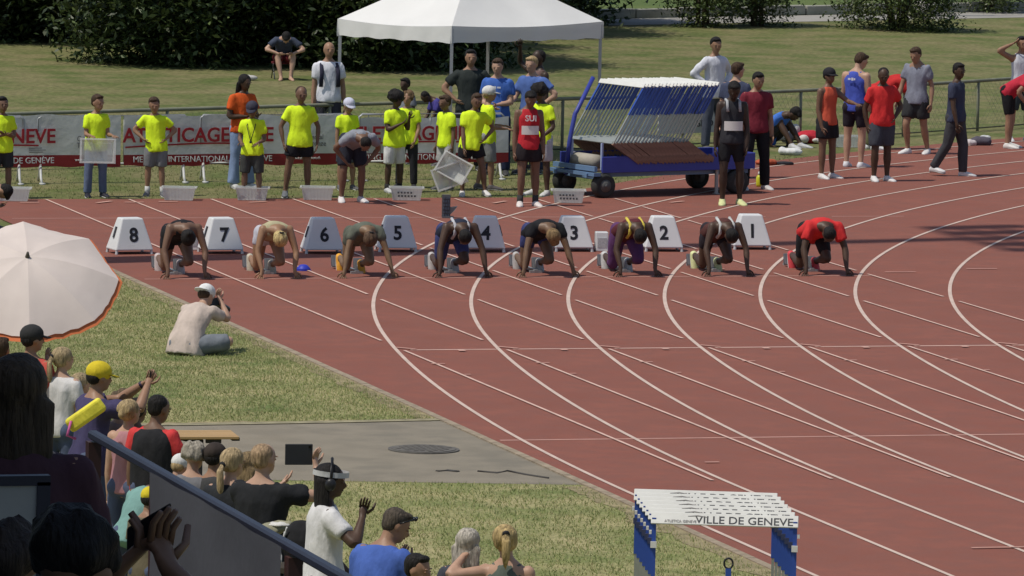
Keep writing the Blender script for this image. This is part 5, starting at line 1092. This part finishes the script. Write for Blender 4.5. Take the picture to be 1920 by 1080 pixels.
lump('light_jacket', 'crumpled olive and white jacket lying next to the black bag', 'jacket', (-7.35, -32.35, 1.18), [('jacket', MB().ell((0, 0, .02), (.20, .14, .05)).ell((.14, .02, .05), (.13, .1, .04)).loft([(-.25, 0, 0), (0, -.05, .05), (.25, .02, .07)], .03, n=6), cloth((.26, .25, .17))), ('collar', MB().ell((.16, -.02, .075), (.1, .07, .02)), cloth((.55, .54, .5)))], None, .02, cf(180))
def head_glasses(t, J, q):
    g = MB(); hp_ = q['hp']
    for s in (1, -1): g.ell(hp_(s*.35, .85, .85), (.035, .012, .02), q['ax']); g.tube(hp_(s*.7, .7, .75), hp_(s*.92, -.1, .1), .006)
    g.build('sunglasses', mat((.015, .015, .016), .2, 0), t, True)
S('man in blue polo shirt with dark glasses on his head, seen from behind', (-7.20, -35.3), 140, 1.76, pose(lean=14, hp=14, hy=35, hR=((.08, .14, .76), (1, -.4, -1)), cuR=1.), MD, ('polo', (.065, .125, .40), 1.3), JN, ('short', (.07, .055, .04)), wide=1.15, extras=head_glasses)
S('person with short dark hair at the bottom edge beside the blue polo man', (-7.25, -36.7), 60, 1.60, pose(hp=5), MD, ('tee', (.05, .05, .06), 1.1), JN, ('short', HB))
S('woman with pale ash blonde straight hair, held around the neck by her friend', (-6.52, -35.45), 165, 1.60, pose(), LT, ('tee', (.05, .055, .07), 1.0), JN, ('long', (.42, .38, .32), 2.4))
S('woman with golden blonde high ponytail and bare arm around her friend', (-6.29, -35.72), 168, 1.66, pose(hL=((-.20, .03, .86), (-1, -.8, -.2)), hy=-18, hr=-6), LT, ('singlet', (.10, .12, .10)), JN, ('pony', (.40, .29, .13), .55, 2.4))
# folding bench table on the path
bn = thing('folding_table', 'folding beer table with a wooden top and dark steel legs on the asphalt', 'table', (-5.98, -22.45, 0), -.08)
mb = MB()
for k in range(4): mb.box((0, -.2+k*.13, .755), (1.5, .122, .026))
bevel(mb.build('tabletop', mat((.42, .27, .12), .6, .15, 3., stretch=(.3, 3, 1)), bn), .004, 1)
for x in (-.5, .4): mb = MB(); mb.tube((x, -.2, 0), (x, -.2, .74), .022); mb.tube((x, .2, 0), (x, .2, .74), .022); mb.tube((x, -.2, .7), (x-.22, 0, .73), .014); mb.box((x, 0, .70), (.05, .44, .06)); mb.build('leg_frame', mat((.03, .025, .022), .6, .1), bn, True)
for c_, s_ in (((.73, -.1, .735), (.07, .2, .03)), ((.52, -.2, .72), (.14, .06, .035))): mb = MB(); mb.box(c_, s_); mb.build('end_fitting', mat((.03, .025, .022), .6, .1), bn)

# ------------------------------------------------------------------ grandstand with its railing (the camera stands here, under its roof)
gs = thing('grandstand', 'concrete grandstand with a roof over the rows in the foreground', 'grandstand', (-13.9, -70, 0))
CON = mat((.22, .215, .205), .9, .1, 2., .2, 30); RF = mat((.10, .10, .10), .8, .1, 2.)
mb = MB(); mb.box((-9, 0, 1.97), (17.9, 60, 3.94)); mb.build('deck', CON, gs)
for k in range(9):
    mb = MB(); mb.box((-3.6-k*1.0-4.5, 0, 4.12+k*.42), (9., 60, .42)); mb.build('step', CON, gs) if k < 5 else None
mb = MB(); mb.box((-11.3, 0, 12.6), (14.0, 60, .35)); mb.build('roof', RF, gs)
for y in (-28, -14, 14, 28):
    mb = MB(); mb.box((-16.6, y, 8.), (.35, .35, 8.2)); mb.build('column', CON, gs)
mb = MB(); mb.box((-17.9, 0, 8.0), (.2, 60, 8.3)); mb.build('back_wall', CON, gs)
rl = thing('railing', 'dark steel railing of the stand with grey cloth panels', 'railing', (-13.955, -57.19, 3.94))
RM = mat((.022, .024, .042), .45, .1, 6.)
mb = MB(); mb.box((0, -3.6, 1.04), (.04, 7.2, .034)); bevel(mb.build('top_rail', RM, rl), .008, 1)
mb = MB(); mb.box((0, -3.6, .12), (.04, 7.2, .04)); mb.build('bottom_rail', RM, rl)
for y in (-.02, -1.16, -3.28, -5.4, -7.18): mb = MB(); mb.box((0, y, .5), (.05, .06, 1.03)); mb.build('post', mat((.05, .022, .02), .5, .15, 5.), rl)
RC = mat((.080, .083, .098), .7, .05, 1.2, .25, 3.)
for ya, yb in ((-1.20, -3.25),):
    nx, nz = 24, 10; v = [(-.036+.004*math.sin(a*.9)+.004*math.sin(b*1.1+a*.3), ya+(yb-ya)*a/nx, .13+.915*b/nz) for b in range(nz+1) for a in range(nx+1)]
    mb = MB(); mb.add(v, [(b*(nx+1)+a, b*(nx+1)+a+1, (b+1)*(nx+1)+a+1, (b+1)*(nx+1)+a) for b in range(nz) for a in range(nx)]); mb.build('cloth_panel', RC, rl, True)
sp_ = thing('privacy_panel', 'dark grey cloth panel beside the railing at the lower left corner', 'panel', (-16.68, -62.75, 4.46))
mb = MB(); nx, nz = 18, 8; v = [(-1.4+2.8*a/nx, .02*math.sin(a*.8)+.012*math.sin(b+a*.4), .05+1.0*b/nz) for b in range(nz+1) for a in range(nx+1)]; mb.add(v, [(b*(nx+1)+a, b*(nx+1)+a+1, (b+1)*(nx+1)+a+1, (b+1)*(nx+1)+a) for b in range(nz) for a in range(nx)]); mb.build('cloth_panel', mat((.36, .36, .34), .8, .1, 1.5, .2, 4.), sp_, True)
mb = MB(); mb.box((0, 0.04, 1.055), (2.84, .04, .03)); mb.box((-1.4, .04, .5), (.04, .04, 1.1)); mb.box((1.4, .04, .5), (.04, .04, 1.1)); mb.build('frame', RM, sp_)
S('long haired spectator standing in the shade of the stand at the left edge', (-15.12, -61.5), 178, 1.80, pose(aR=((.3, .2, -1), (-.1, .8, -.3)), aL=((-.25, .2, -1), (.1, .8, -.3))), MD, ('long', (.06, .03, .04), 1.4), JN, ('long', (.045, .032, .02), 3.0), z=3.94, wide=1.1)
S('spectator with big afro in the shade, holding up a phone', (-15.90, -66.1), 150, 1.90, pose(hR=((.05, .155, .93), (1, -.2, -1)), hL=((-.03, .155, .92), (-1, -.2, -1)), cuR=1.4, cuL=1.4, spr=1, hdR=(-.6, .4, .7), hdL=(.6, .4, .7)), BR, ('tee', (.02, .02, .024), 1.2), JN, ('afro', (.008, .007, .007), .78), z=3.94, extras=phone)
S('person with dark curls in front of the grey panel at the lower left', (-15.73, -64.4), 175, 1.66, pose(), BR, ('tee', (.05, .05, .055), 1.1), JN, ('curly', (.03, .022, .018)), z=3.94)
finish_blobs()
print('objects', len(bpy.data.objects), 'tris', sum(len(o.data.loops)-2*len(o.data.polygons) for o in bpy.data.objects if o.type == 'MESH'))
